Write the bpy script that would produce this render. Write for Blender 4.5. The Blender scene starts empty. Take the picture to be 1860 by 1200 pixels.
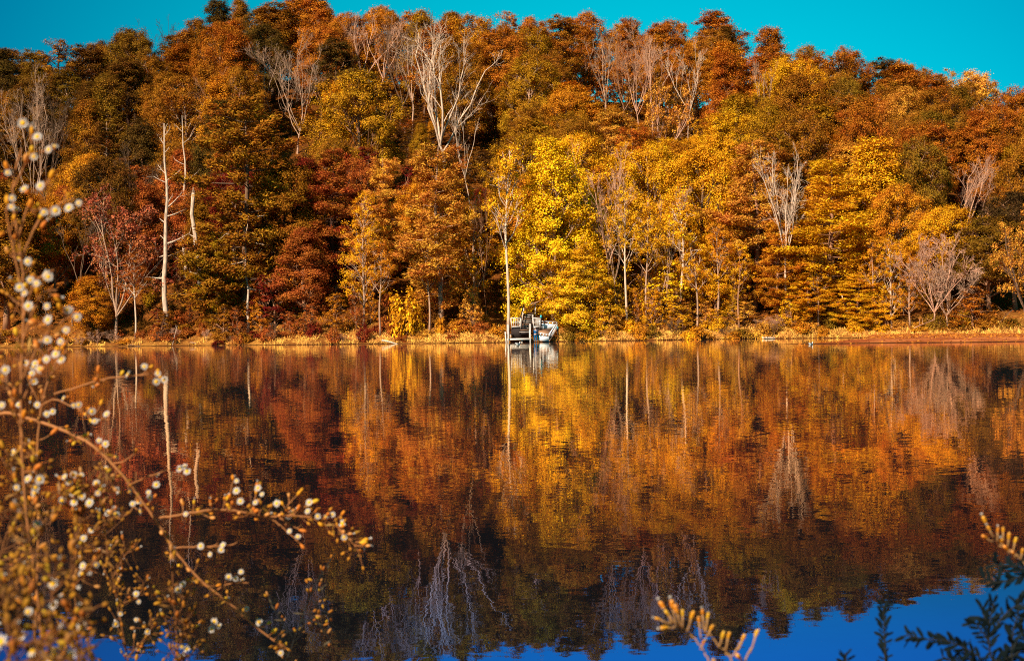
import bpy, math, random
import numpy as np
from mathutils import Vector, Matrix, Quaternion

rad = math.radians
SC = bpy.context.scene
COLL = SC.collection
PI = math.pi

# ------------------------------------------------------------------ camera
CAM_H = 1.9
FPX = 1860 * 50.0 / 36.0              # focal length in pixels of the photograph
ROLL, PITCH = rad(-0.80), rad(-0.177)
cam_data = bpy.data.cameras.new('camera')
cam_data.lens, cam_data.sensor_width = 50.0, 36.0
cam_data.clip_start, cam_data.clip_end = 0.05, 4000.0
cam_data.dof.use_dof = True
cam_data.dof.focus_distance = 165.0
cam_data.dof.aperture_fstop = 10.0
cam = bpy.data.objects.new('camera', cam_data)
COLL.objects.link(cam)
CAM_R = Matrix.Rotation(PI / 2 + PITCH, 3, 'X') @ Matrix.Rotation(ROLL, 3, 'Z')
cam.matrix_world = Matrix.Translation((0, 0, CAM_H)) @ CAM_R.to_4x4()
SC.camera = cam

# ------------------------------------------------------------------ sky, sun, exposure
SUN_EL, SUN_AZ = rad(34), rad(36)     # azimuth: how far to the left of straight behind the camera
sun_dir = Vector((-math.sin(SUN_AZ) * math.cos(SUN_EL), -math.cos(SUN_AZ) * math.cos(SUN_EL), math.sin(SUN_EL)))
world = bpy.data.worlds.new('World')
SC.world = world
world.use_nodes = True
wn, wl = world.node_tree.nodes, world.node_tree.links
wn.clear()
w_out = wn.new('ShaderNodeOutputWorld')
w_bg = wn.new('ShaderNodeBackground')
w_sky = wn.new('ShaderNodeTexSky')
w_sky.sky_type = 'NISHITA'
w_sky.sun_disc = False
w_sky.sun_elevation = SUN_EL
w_sky.sun_rotation = math.atan2(sun_dir.x, sun_dir.y)
w_sky.air_density, w_sky.dust_density, w_sky.ozone_density = 1.0, 0.3, 2.0
w_tint = wn.new('ShaderNodeMix')
w_tint.data_type, w_tint.blend_type = 'RGBA', 'MULTIPLY'
w_tint.inputs[0].default_value = 1.0
w_tint.inputs[7].default_value = (0.0, 0.95, 0.84, 1)
wl.new(w_sky.outputs[0], w_tint.inputs[6])
w_tc = wn.new('ShaderNodeTexCoord'); w_xyz = wn.new('ShaderNodeSeparateXYZ')
wl.new(w_tc.outputs['Generated'], w_xyz.inputs[0])
w_sq = wn.new('ShaderNodeMath'); w_sq.operation = 'MULTIPLY'
w_off = wn.new('ShaderNodeMath'); w_off.operation = 'ADD'; w_off.inputs[1].default_value = -0.04
wl.new(w_xyz.outputs[0], w_off.inputs[0]); wl.new(w_off.outputs[0], w_sq.inputs[0]); wl.new(w_off.outputs[0], w_sq.inputs[1])
w_mr = wn.new('ShaderNodeMapRange')
wl.new(w_sq.outputs[0], w_mr.inputs[0])
for i_, v_ in enumerate((0.0, 0.16, 0.0, 1.0)): w_mr.inputs[i_ + 1].default_value = v_
w_deep = wn.new('ShaderNodeMix'); w_deep.data_type, w_deep.blend_type = 'RGBA', 'MIX'
w_deep.inputs[6].default_value = (1, 1, 1, 1); w_deep.inputs[7].default_value = (0.5, 0.42, 0.62, 1)
wl.new(w_mr.outputs[0], w_deep.inputs[0])
w_mul = wn.new('ShaderNodeMix'); w_mul.data_type, w_mul.blend_type = 'RGBA', 'MULTIPLY'; w_mul.inputs[0].default_value = 1.0
wl.new(w_tint.outputs[2], w_mul.inputs[6]); wl.new(w_deep.outputs[2], w_mul.inputs[7])
wl.new(w_mul.outputs[2], w_bg.inputs[0])
w_bg.inputs[1].default_value = 0.077
wl.new(w_bg.outputs[0], w_out.inputs[0])

sun_data = bpy.data.lights.new('sun', 'SUN')
sun_data.energy = 5.0
sun_data.angle = rad(0.5)
sun_data.color = (1.0, 0.90, 0.76)
sun = bpy.data.objects.new('sun', sun_data)
COLL.objects.link(sun)
sun.rotation_euler = sun_dir.to_track_quat('Z', 'Y').to_euler()
sun.location = (-60, -120, 90)

SC.view_settings.view_transform = 'Standard'
SC.view_settings.look = 'None'
SC.view_settings.gamma = 1.0
SC.view_settings.exposure = 0.75
SC.view_settings.use_curve_mapping = False
SC.render.engine = 'CYCLES'
SC.cycles.max_bounces = 5
SC.cycles.diffuse_bounces = 2
SC.cycles.glossy_bounces = 3
SC.cycles.transmission_bounces = 2
SC.cycles.caustics_reflective = False
SC.cycles.caustics_refractive = False
SC.cycles.use_denoising = False
SC.cycles.filter_width = 1.05
SC.cycles.use_adaptive_sampling = True
SC.cycles.adaptive_threshold = 0.015

# ------------------------------------------------------------------ small helpers
def lin(r, g, b, gain=1.0):
    f = lambda c: ((c / 255 + 0.055) / 1.055) ** 2.4 if c > 10 else c / 255 / 12.92
    return tuple(min(0.85, f(c) * gain) for c in (r, g, b))

def at(px, py, d):
    """World point at forward distance d on the line of sight through a pixel of the photograph."""
    v = CAM_R @ Vector(((px - 930) / FPX * d, -(py - 600) / FPX * d, -d))
    return Vector((v.x, v.y, v.z + CAM_H))

def project(p):
    v = CAM_R.transposed() @ (Vector(p) - Vector((0, 0, CAM_H)))
    return 930 + FPX * v.x / -v.z, 600 - FPX * v.y / -v.z

def tag(o, label=None, cat=None, group=None, kind=None):
    if label: o['label'] = label
    if cat: o['category'] = cat
    if group: o['group'] = group
    if kind: o['kind'] = kind
    return o

def empty(name, loc, label=None, cat=None, group=None):
    o = bpy.data.objects.new(name, None)
    o.empty_display_size = 0.3
    o.location = loc
    COLL.objects.link(o)
    return tag(o, label, cat, group)

def link(name, mesh, parent=None, loc=None, color=None):
    o = bpy.data.objects.new(name, mesh)
    COLL.objects.link(o)
    if parent: o.parent = parent
    if loc is not None: o.location = loc
    if color: o.color = (*color[:3], 1.0)
    return o

class MB:
    """Collects vertices, quads and triangles and makes one mesh of them."""
    def __init__(self):
        self.v, self.q, self.t, self.n = [], [], [], 0
    def add(self, verts, quads=None, tris=None):
        verts = np.asarray(verts, float).reshape(-1, 3)
        if quads is not None and len(quads): self.q.append(np.asarray(quads, int).reshape(-1, 4) + self.n)
        if tris is not None and len(tris): self.t.append(np.asarray(tris, int).reshape(-1, 3) + self.n)
        self.v.append(verts); self.n += len(verts)
    def tube(self, pts, radii, k=6, cap=True):
        P = np.asarray([tuple(p) for p in pts], float)
        R = np.broadcast_to(np.asarray(radii, float), (len(P),))
        T = np.gradient(P, axis=0)
        T /= np.linalg.norm(T, axis=1, keepdims=True) + 1e-9
        mean = T.mean(axis=0)
        ref = np.array([1.0, 0.13, 0.07]) if abs(mean[0]) < 0.75 else np.array([0.1, 1.0, 0.12])
        n1 = np.cross(T, ref); n1 /= np.linalg.norm(n1, axis=1, keepdims=True) + 1e-9
        n2 = np.cross(T, n1)
        a = np.arange(k) * 2 * PI / k
        ring = P[:, None, :] + R[:, None, None] * (np.cos(a)[None, :, None] * n1[:, None, :] + np.sin(a)[None, :, None] * n2[:, None, :])
        m = len(P)
        i = np.arange(m - 1)[:, None] * k; j = np.arange(k)[None, :]; j2 = (j + 1) % k
        quads = np.stack([i + j, i + j2, i + k + j2, i + k + j], -1).reshape(-1, 4)
        verts = ring.reshape(-1, 3)
        tris = None
        if cap:
            verts = np.vstack([verts, P[-1:], P[:1]])
            e = (m - 1) * k
            tris = [(e + x, e + (x + 1) % k, m * k) for x in range(k)] + [((x + 1) % k, x, m * k + 1) for x in range(k)]
        self.add(verts, quads, tris)
    def box(self, c, s, R=None):
        c = np.asarray(c, float); s = np.asarray(s, float) / 2
        u = np.array([(x, y, z) for x in (-1, 1) for y in (-1, 1) for z in (-1, 1)], float) * s
        if R is not None: u = u @ np.asarray(R).T
        self.add(u + c, [(0, 1, 3, 2), (4, 6, 7, 5), (0, 4, 5, 1), (2, 3, 7, 6), (0, 2, 6, 4), (1, 5, 7, 3)])
    def beam(self, a, b, w, h):
        """A board from a to b, w wide sideways and h deep."""
        a, b = Vector(a), Vector(b)
        d = (b - a); L = d.length; d.normalize()
        side = d.cross(Vector((0, 0, 1)))
        if side.length < 1e-3: side = Vector((1, 0, 0))
        side.normalize(); up = side.cross(d)
        R = np.array([[d.x, side.x, up.x], [d.y, side.y, up.y], [d.z, side.z, up.z]])
        self.box((a + b) / 2, (L, w, h), R)
    def blades(self, C, N, A, L, W):
        """Leaf shaped quads: centre C, normal N, long axis near A."""
        A = A - N * np.sum(A * N, axis=1, keepdims=True)
        A /= np.linalg.norm(A, axis=1, keepdims=True) + 1e-9
        B = np.cross(N, A)
        L = np.asarray(L).reshape(-1, 1); W = np.asarray(W).reshape(-1, 1)
        V = np.stack([C - A * L * .5, C + B * W * .5 - A * L * 0.02, C + A * L * .5, C - B * W * .5 - A * L * 0.02], 1).reshape(-1, 3)
        self.add(V, np.arange(len(V)).reshape(-1, 4))
    def build(self, name, mat=None, smooth=False):
        me = bpy.data.meshes.new(name)
        V = np.vstack(self.v)
        q = np.vstack(self.q) if self.q else np.zeros((0, 4), int)
        t = np.vstack(self.t) if self.t else np.zeros((0, 3), int)
        me.vertices.add(len(V)); me.vertices.foreach_set('co', V.astype(np.float32).ravel())
        me.loops.add(q.size + t.size)
        me.loops.foreach_set('vertex_index', np.concatenate([q.ravel(), t.ravel()]).astype(np.int32))
        me.polygons.add(len(q) + len(t))
        st = np.concatenate([np.arange(len(q)) * 4, q.size + np.arange(len(t)) * 3]).astype(np.int32)
        me.polygons.foreach_set('loop_start', st)
        if smooth: me.polygons.foreach_set('use_smooth', np.ones(len(st), bool))
        me.update(calc_edges=True)
        if mat: me.materials.append(mat)
        return me

def unit(a):
    return a / (np.linalg.norm(a, axis=-1, keepdims=True) + 1e-9)

def bez(p0, p1, p2, n):
    t = np.linspace(0, 1, n)[:, None]
    p0, p1, p2 = (np.asarray(tuple(p), float) for p in (p0, p1, p2))
    return (1 - t) ** 2 * p0 + 2 * t * (1 - t) * p1 + t * t * p2

# ------------------------------------------------------------------ materials
def new_mat(name):
    m = bpy.data.materials.new(name); m.use_nodes = True
    m.node_tree.nodes.clear()
    return m, m.node_tree.nodes, m.node_tree.links

def node(ns, t, **kw):
    n = ns.new(t)
    for k, v in kw.items(): setattr(n, k, v)
    return n

def mixrgb(ns, ls, fac, a, b, blend='MIX'):
    n = ns.new('ShaderNodeMix'); n.data_type, n.blend_type = 'RGBA', blend
    for val, sock in ((fac, n.inputs[0]), (a, n.inputs[6]), (b, n.inputs[7])):
        if hasattr(val, 'is_output'): ls.new(val, sock)
        elif isinstance(val, (int, float)): sock.default_value = val
        else: sock.default_value = (*val[:3], 1)
    return n.outputs[2]

def mrange(ns, ls, v, a, b, c, d):
    n = ns.new('ShaderNodeMapRange')
    ls.new(v, n.inputs[0])
    for i, x in enumerate((a, b, c, d)): n.inputs[i + 1].default_value = x
    return n.outputs[0]

def noise(ns, ls, vec, scale, detail=2.0, rough=0.5):
    n = ns.new('ShaderNodeTexNoise')
    n.inputs['Scale'].default_value = scale; n.inputs['Detail'].default_value = detail; n.inputs['Roughness'].default_value = rough
    if vec is not None: ls.new(vec, n.inputs['Vector'])
    return n

def leaf_material(name, trans=0.3, spread=0.55, hue=0.018):
    """Foliage: the object's own colour, varied leaf by leaf and clump by clump (leaves turning at different times)."""
    m, ns, ls = new_mat(name)
    out = node(ns, 'ShaderNodeOutputMaterial')
    oi = node(ns, 'ShaderNodeObjectInfo'); geo = node(ns, 'ShaderNodeNewGeometry'); tc = node(ns, 'ShaderNodeTexCoord')
    nz = noise(ns, ls, tc.outputs['Object'], 0.45, 2.0)
    hsv = node(ns, 'ShaderNodeHueSaturation')
    ls.new(oi.outputs['Color'], hsv.inputs['Color'])
    addm = node(ns, 'ShaderNodeMath', operation='ADD')
    ls.new(mrange(ns, ls, nz.outputs['Fac'], 0.3, 0.7, 0.5 - hue * .6, 0.5 + hue * .6), addm.inputs[0])
    ls.new(mrange(ns, ls, geo.outputs['Random Per Island'], 0, 1, -hue * .5, hue * .5), addm.inputs[1])
    ls.new(addm.outputs[0], hsv.inputs['Hue'])
    nv = noise(ns, ls, tc.outputs['Object'], 0.9, 1.0)
    mul = node(ns, 'ShaderNodeMath', operation='MULTIPLY')
    ls.new(mrange(ns, ls, geo.outputs['Random Per Island'], 0, 1, 1 - spread, 1 + spread), mul.inputs[0])
    ls.new(mrange(ns, ls, nv.outputs['Fac'], 0.3, 0.7, 0.8, 1.2), mul.inputs[1])
    ls.new(mul.outputs[0], hsv.inputs['Value'])
    dif = node(ns, 'ShaderNodeBsdfDiffuse'); tr = node(ns, 'ShaderNodeBsdfTranslucent'); mx = node(ns, 'ShaderNodeMixShader')
    ls.new(hsv.outputs[0], dif.inputs[0]); ls.new(hsv.outputs[0], tr.inputs[0])
    mx.inputs[0].default_value = trans
    ls.new(dif.outputs[0], mx.inputs[1]); ls.new(tr.outputs[0], mx.inputs[2]); ls.new(mx.outputs[0], out.inputs[0])
    return m

def bark_material(name, contrast=0.5):
    m, ns, ls = new_mat(name)
    out = node(ns, 'ShaderNodeOutputMaterial'); oi = node(ns, 'ShaderNodeObjectInfo'); tc = node(ns, 'ShaderNodeTexCoord')
    mp = node(ns, 'ShaderNodeMapping'); mp.inputs['Scale'].default_value = (4.5, 4.5, 0.9)
    ls.new(tc.outputs['Object'], mp.inputs[0])
    nz = noise(ns, ls, mp.outputs[0], 1.3, 4.0, 0.65)
    f = mrange(ns, ls, nz.outputs['Fac'], 0.35, 0.62, 0.0, 1.0)
    dark = mixrgb(ns, ls, 1.0, oi.outputs['Color'], (1 - contrast,) * 3, 'MULTIPLY')
    col = mixrgb(ns, ls, f, dark, oi.outputs['Color'])
    b = node(ns, 'ShaderNodeBsdfPrincipled')
    ls.new(col, b.inputs['Base Color']); b.inputs['Roughness'].default_value = 0.9; b.inputs['Specular IOR Level'].default_value = 0.15
    ls.new(b.outputs[0], out.inputs[0])
    return m

def plain_material(name, col, rough=0.8, spec=0.2, var=0.25, scale=6.0, trans=0.0, objcol=False):
    m, ns, ls = new_mat(name)
    out = node(ns, 'ShaderNodeOutputMaterial'); tc = node(ns, 'ShaderNodeTexCoord')
    nz = noise(ns, ls, tc.outputs['Object'], scale, 3.0, 0.6)
    f = mrange(ns, ls, nz.outputs['Fac'], 0.3, 0.7, 1 - var, 1 + var * .4)
    hsv = node(ns, 'ShaderNodeHueSaturation'); hsv.inputs['Color'].default_value = (*col[:3], 1)
    if objcol:
        oi = node(ns, 'ShaderNodeObjectInfo'); ls.new(oi.outputs['Color'], hsv.inputs['Color'])
    ls.new(f, hsv.inputs['Value'])
    b = node(ns, 'ShaderNodeBsdfPrincipled')
    ls.new(hsv.outputs[0], b.inputs['Base Color']); b.inputs['Roughness'].default_value = rough; b.inputs['Specular IOR Level'].default_value = spec
    sh = b.outputs[0]
    if trans:
        tr = node(ns, 'ShaderNodeBsdfTranslucent'); ls.new(hsv.outputs[0], tr.inputs[0])
        mx = node(ns, 'ShaderNodeMixShader'); mx.inputs[0].default_value = trans
        ls.new(sh, mx.inputs[1]); ls.new(tr.outputs[0], mx.inputs[2]); sh = mx.outputs[0]
    ls.new(sh, out.inputs[0])
    return m

def wood_material(name, col, col2):
    m, ns, ls = new_mat(name)
    out = node(ns, 'ShaderNodeOutputMaterial'); tc = node(ns, 'ShaderNodeTexCoord')
    mp = node(ns, 'ShaderNodeMapping'); mp.inputs['Scale'].default_value = (9, 9, 1.2)
    ls.new(tc.outputs['Object'], mp.inputs[0])
    nz = noise(ns, ls, mp.outputs[0], 2.0, 4.0, 0.6)
    c = mixrgb(ns, ls, mrange(ns, ls, nz.outputs['Fac'], 0.35, 0.7, 0, 1), col, col2)
    b = node(ns, 'ShaderNodeBsdfPrincipled'); ls.new(c, b.inputs['Base Color']); b.inputs['Roughness'].default_value = 0.8
    b.inputs['Specular IOR Level'].default_value = 0.2
    ls.new(b.outputs[0], out.inputs[0])
    return m

M_LEAF = leaf_material('autumn_leaves', 0.2)
M_NEEDLE = leaf_material('pine_needles', 0.2, 0.35, 0.03)
M_BARK = bark_material('bark', 0.45)
M_DEADWOOD = bark_material('dead_wood', 0.6)
M_WHITE = wood_material('white_paint', (0.82, 0.80, 0.78), (0.70, 0.68, 0.66))
M_PALEWOOD = wood_material('weathered_wood', (0.62, 0.50, 0.40), (0.42, 0.30, 0.22))
M_BROWNWOOD = wood_material('brown_wood', (0.42, 0.22, 0.11), (0.25, 0.12, 0.06))
M_DARKWOOD_SHADE = wood_material('dark_wood_and_shade', (0.03, 0.018, 0.015), (0.018, 0.012, 0.01))  # dark timber, also the painted-in shade of landing sheets and step gaps

# ground: leaf litter uphill, dry straw on the bank, reddish gravel on the spit, mud under water
def ground_material():
    m, ns, ls = new_mat('forest_floor')
    out = node(ns, 'ShaderNodeOutputMaterial'); geo = node(ns, 'ShaderNodeNewGeometry')
    P = geo.outputs['Position']
    n1 = noise(ns, ls, P, 0.25, 4.0, 0.6); n2 = noise(ns, ls, P, 3.5, 5.0, 0.7); n3 = noise(ns, ls, P, 14.0, 3.0, 0.7)
    litter = mixrgb(ns, ls, mrange(ns, ls, n2.outputs['Fac'], 0.35, 0.65, 0, 1), lin(70, 38, 15), lin(140, 80, 28))
    litter = mixrgb(ns, ls, mrange(ns, ls, n1.outputs['Fac'], 0.45, 0.6, 0, 0.7), litter, lin(92, 50, 22))
    straw = mixrgb(ns, ls, mrange(ns, ls, n2.outputs['Fac'], 0.35, 0.65, 0, 1), lin(190, 128, 54), lin(112, 66, 26))
    straw = mixrgb(ns, ls, mrange(ns, ls, n1.outputs['Fac'], 0.42, 0.58, 0, 0.8), straw, lin(110, 60, 26))
    gravel = mixrgb(ns, ls, mrange(ns, ls, n2.outputs['Fac'], 0.38, 0.62, 0, 1), lin(176, 88, 42), lin(108, 46, 22))
    mpg = node(ns, 'ShaderNodeMapping'); mpg.inputs['Scale'].default_value = (0.12, 0.9, 1); ls.new(P, mpg.inputs[0])
    n4 = noise(ns, ls, mpg.outputs[0], 1.6, 3.0, 0.6)
    gravel = mixrgb(ns, ls, mrange(ns, ls, n4.outputs['Fac'], 0.45, 0.62, 0, .75), gravel, lin(206, 122, 66))
    gravel = mixrgb(ns, ls, mrange(ns, ls, n3.outputs['Fac'], 0.58, 0.7, 0, 0.8), gravel, lin(215, 140, 90))
    sx = node(ns, 'ShaderNodeSeparateXYZ'); ls.new(P, sx.inputs[0])
    zn = node(ns, 'ShaderNodeMath', operation='MULTIPLY_ADD')
    ls.new(n1.outputs['Fac'], zn.inputs[0]); zn.inputs[1].default_value = 2.4; ls.new(sx.outputs[2], zn.inputs[2])
    col = mixrgb(ns, ls, mrange(ns, ls, zn.outputs[0], 2.6, 4.2, 0, 1), straw, litter)
    at_ = node(ns, 'ShaderNodeAttribute', attribute_name='gravel')
    col = mixrgb(ns, ls, at_.outputs['Fac'], col, gravel)
    col = mixrgb(ns, ls, mrange(ns, ls, sx.outputs[2], 0.0, 0.09, 1, 0), col, lin(40, 24, 14))
    b = node(ns, 'ShaderNodeBsdfDiffuse'); ls.new(col, b.inputs[0])
    ls.new(b.outputs[0], out.inputs[0])
    return m

def water_material():
    """Still lake: mirror reflection whose slope field is two octaves of ripples; it loses strength and turns blue at steeper angles."""
    m, ns, ls = new_mat('lake_water')
    out = node(ns, 'ShaderNodeOutputMaterial'); geo = node(ns, 'ShaderNodeNewGeometry')
    P = geo.outputs['Position']
    mp = node(ns, 'ShaderNodeMapping'); mp.inputs['Scale'].default_value = (0.62, 1.0, 1.0); ls.new(P, mp.inputs[0])
    rip = noise(ns, ls, mp.outputs[0], 10.0, 2.0, 0.5)
    swl = noise(ns, ls, mp.outputs[0], 2.2, 1.0, 0.5)
    patch = noise(ns, ls, P, 0.05, 2.0, 0.5)
    sep = node(ns, 'ShaderNodeSeparateXYZ'); ls.new(P, sep.inputs[0])
    wind = mrange(ns, ls, sep.outputs[1], 8, 70, 0.75, 1.9)        # sheltered by the near bank, ruffled further out
    am = node(ns, 'ShaderNodeMath', operation='MULTIPLY'); ls.new(wind, am.inputs[0])
    ls.new(mrange(ns, ls, patch.outputs['Fac'], 0.35, 0.65, 0.6, 1.3), am.inputs[1])
    amp = am.outputs[0]
    def vm(op, a, b):
        n = ns.new('ShaderNodeVectorMath'); n.operation = op
        for x, s in ((a, n.inputs[0]), (b, n.inputs[1])):
            if hasattr(x, 'is_output'): ls.new(x, s)
            else: s.default_value = x
        return n
    r = vm('SUBTRACT', rip.outputs['Color'], (0.5, 0.5, 0.5)).outputs[0]
    r = vm('MULTIPLY', r, (0.016, 0.016, 0)).outputs[0]
    s = vm('SUBTRACT', swl.outputs['Color'], (0.5, 0.5, 0.5)).outputs[0]
    s = vm('MULTIPLY', s, (0.006, 0.006, 0)).outputs[0]
    t = vm('ADD', r, s).outputs[0]
    sc = ns.new('ShaderNodeVectorMath'); sc.operation = 'SCALE'; ls.new(t, sc.inputs[0]); ls.new(amp, sc.inputs['Scale'])
    N = vm('NORMALIZE', vm('ADD', sc.outputs[0], (0, 0, 1)).outputs[0], (0, 0, 0)).outputs[0]
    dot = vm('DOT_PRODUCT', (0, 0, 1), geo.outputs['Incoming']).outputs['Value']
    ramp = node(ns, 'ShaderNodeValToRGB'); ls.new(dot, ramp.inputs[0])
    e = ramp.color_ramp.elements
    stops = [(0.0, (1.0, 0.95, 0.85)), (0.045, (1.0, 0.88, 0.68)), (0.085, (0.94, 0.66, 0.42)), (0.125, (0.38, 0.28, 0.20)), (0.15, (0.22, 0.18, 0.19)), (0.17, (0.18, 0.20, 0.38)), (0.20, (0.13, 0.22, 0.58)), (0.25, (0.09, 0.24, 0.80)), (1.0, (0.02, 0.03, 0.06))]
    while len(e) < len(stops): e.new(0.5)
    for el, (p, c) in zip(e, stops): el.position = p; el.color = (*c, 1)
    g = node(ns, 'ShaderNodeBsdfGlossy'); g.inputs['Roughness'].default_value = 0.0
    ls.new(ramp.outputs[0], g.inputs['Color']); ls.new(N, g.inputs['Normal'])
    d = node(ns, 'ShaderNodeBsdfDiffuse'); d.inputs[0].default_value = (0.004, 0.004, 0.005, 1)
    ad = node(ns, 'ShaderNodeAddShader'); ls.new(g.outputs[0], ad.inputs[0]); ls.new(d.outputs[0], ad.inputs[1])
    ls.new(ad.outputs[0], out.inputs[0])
    return m

# ------------------------------------------------------------------ the ground
SHORE_X = np.array([-200, -110, -67, -40, -22, -8, 2, 12, 24, 34, 44, 54, 64, 90, 200], float)
SHORE_Y = np.array([214, 200, 187, 178, 170, 166, 165.5, 166, 167, 165, 158, 150, 144, 138, 130], float)
SIL_PX = np.array([-300, 0, 100, 200, 300, 380, 440, 500, 560, 640, 700, 800, 900, 1000, 1100, 1200, 1240, 1310, 1370, 1430, 1500, 1560, 1620, 1700, 1780, 1860, 2200], float)
SIL_PY = np.array([130, 82, 80, 76, 58, 20, -6, 2, 4, 8, 4, 26, 30, 28, 34, 38, 60, 36, 62, 74, 86, 104, 106, 118, 150, 178, 250], float)

def hor(px): return 592.0 - (px - 930) * 0.01396
def shore_y(X): return np.interp(X, SHORE_X, SHORE_Y)
def sst(a, b, x):
    t = np.clip((x - a) / (b - a), 0, 1); return t * t * (3 - 2 * t)

_r = np.random.RandomState(5)
_W = [(_r.uniform(0.03, 0.14), _r.uniform(0, 2 * PI), _r.uniform(0, 6.28), _r.uniform(.25, .6)) for _ in range(9)]
_WS = [(_r.uniform(0.25, 0.9), _r.uniform(0, 2 * PI), _r.uniform(0, 6.28), _r.uniform(.05, .14)) for _ in range(8)]
def wobble(X, Y, W):
    return sum(a * np.sin(f * 2 * PI * (X * math.cos(th) + Y * math.sin(th)) / 2 + ph) for f, th, ph, a in W)

CREST = 118.0
def spit(X, Y):
    yf = 122.0 - (X - 24) * 0.22 + 0.7 * np.sin(X * 0.45)
    yb = yf + 2.5 + np.clip((X - 24) / 13, 0, 9) ** 2 * 27
    e = np.minimum(Y - yf, yb - Y)
    return np.minimum(e, (X - 22.5) * 0.45)
def ground_z(X, Y):
    X = np.asarray(X, float); Y = np.asarray(Y, float)
    s = Y - shore_y(X) - 0.5 * np.sin(X * 0.31) - 0.35 * np.sin(X * 0.9 + 1)
    px = 930 + FPX * X / np.maximum(Y, 60)
    sil = np.interp(px, SIL_PX, SIL_PY)
    Dc = shore_y(X) + CREST
    zc = (hor(px) - sil) / FPX * Dc + CAM_H - 17.0
    t = np.clip((s - 2.5) / (CREST - 2.5), 0, 2.2)
    g = np.where(t < 1, 0.86 * t + 0.42 * t ** 2 - 0.28 * t ** 3, 1.0 - 0.25 * (t - 1))
    z = 0.75 * sst(-0.2, 2.4, s) + zc * g
    z = z + np.clip(s / 12, 0, 1) * 0.5 * wobble(X, Y, _W) + np.clip(s / 3, 0, 1) * wobble(X, Y, _WS) * .6
    z = np.where(s < 0, np.maximum(-1.8, s * 0.28), z)
    e = spit(X, Y)
    zs = np.where(e > 0, 0.34 * sst(0, 5, e) + 0.03 * wobble(X, Y, _WS), np.maximum(-1.8, e * .25))
    z = np.maximum(z, zs)
    # the near bank the photographer and the flowers stand on
    near = 0.75 * (1 - sst(3.4, 5.2, Y + 0.25 * np.sin(X * 1.3))) - 1.0 * sst(4.2, 7, Y)
    z = np.where(Y < 12, np.maximum(near + 0.04 * wobble(X * 3, Y * 3, _WS), -1.8), z)
    return z
def gz(x, y): return float(ground_z(x, y))

def build_ground():
    xs = np.concatenate([np.linspace(-700, -100, 14)[:-1], np.arange(-100, 90, 0.9), np.linspace(90, 700, 14)])
    ys = np.concatenate([np.linspace(-300, -8, 8)[:-1], np.arange(-8, 12, 0.5), np.linspace(12, 105, 20)[:-1], np.arange(105, 215, 0.6), np.arange(215, 330, 3), np.linspace(330, 900, 12)])
    X, Y = np.meshgrid(xs, ys)
    Z = ground_z(X, Y)
    nx, ny = len(xs), len(ys)
    i = np.arange(ny - 1)[:, None] * nx; j = np.arange(nx - 1)[None, :]
    q = np.stack([i + j, i + j + 1, i + nx + j + 1, i + nx + j], -1).reshape(-1, 4)
    mb = MB(); mb.add(np.stack([X, Y, Z], -1), q)
    me = mb.build('ground', ground_material(), smooth=True)
    a = me.attributes.new('gravel', 'FLOAT', 'POINT')
    s = Y - shore_y(X)
    g = sst(-0.5, 1.5, spit(X, Y)) * (1 - sst(-1.0, 2.5, s))
    a.data.foreach_set('value', g.astype(np.float32).ravel())
    tag(link('ground', me), kind='structure')
build_ground()

wm = MB()
wm.add([(-700, 3.0, 0), (700, 3.0, 0), (700, 260, 0), (-700, 260, 0)], [(0, 1, 2, 3)])
tag(link('lake_water', wm.build('lake_water', water_material())), kind='structure')

# ------------------------------------------------------------------ tree prototypes (mesh pairs: wood, crown)
def crown_leaves(mb, rng, clumps, outs, rc, n_leaf, size, narrow=0.7):
    n = len(clumps)
    C = np.repeat(clumps, n_leaf, axis=0); O = np.repeat(outs, n_leaf, axis=0)
    RC = np.repeat(rc, n_leaf)[:, None]
    d = unit(rng.normal(size=C.shape)); r = np.abs(rng.normal(0.62, 0.36, (len(C), 1)))
    off = d * r * RC * np.array([1, 1, 0.92])
    P = C + off
    N = unit(O * 0.75 + d * 0.55 + rng.normal(size=C.shape) * 0.55 + np.array([0, 0, 0.35]))
    A = unit(rng.normal(size=C.shape) + np.array([0, 0, -0.6]))
    L = size * rng.uniform(0.65, 1.35, len(C))
    mb.blades(P, N, A, L, L * narrow * rng.uniform(0.8, 1.2, len(C)))

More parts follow.
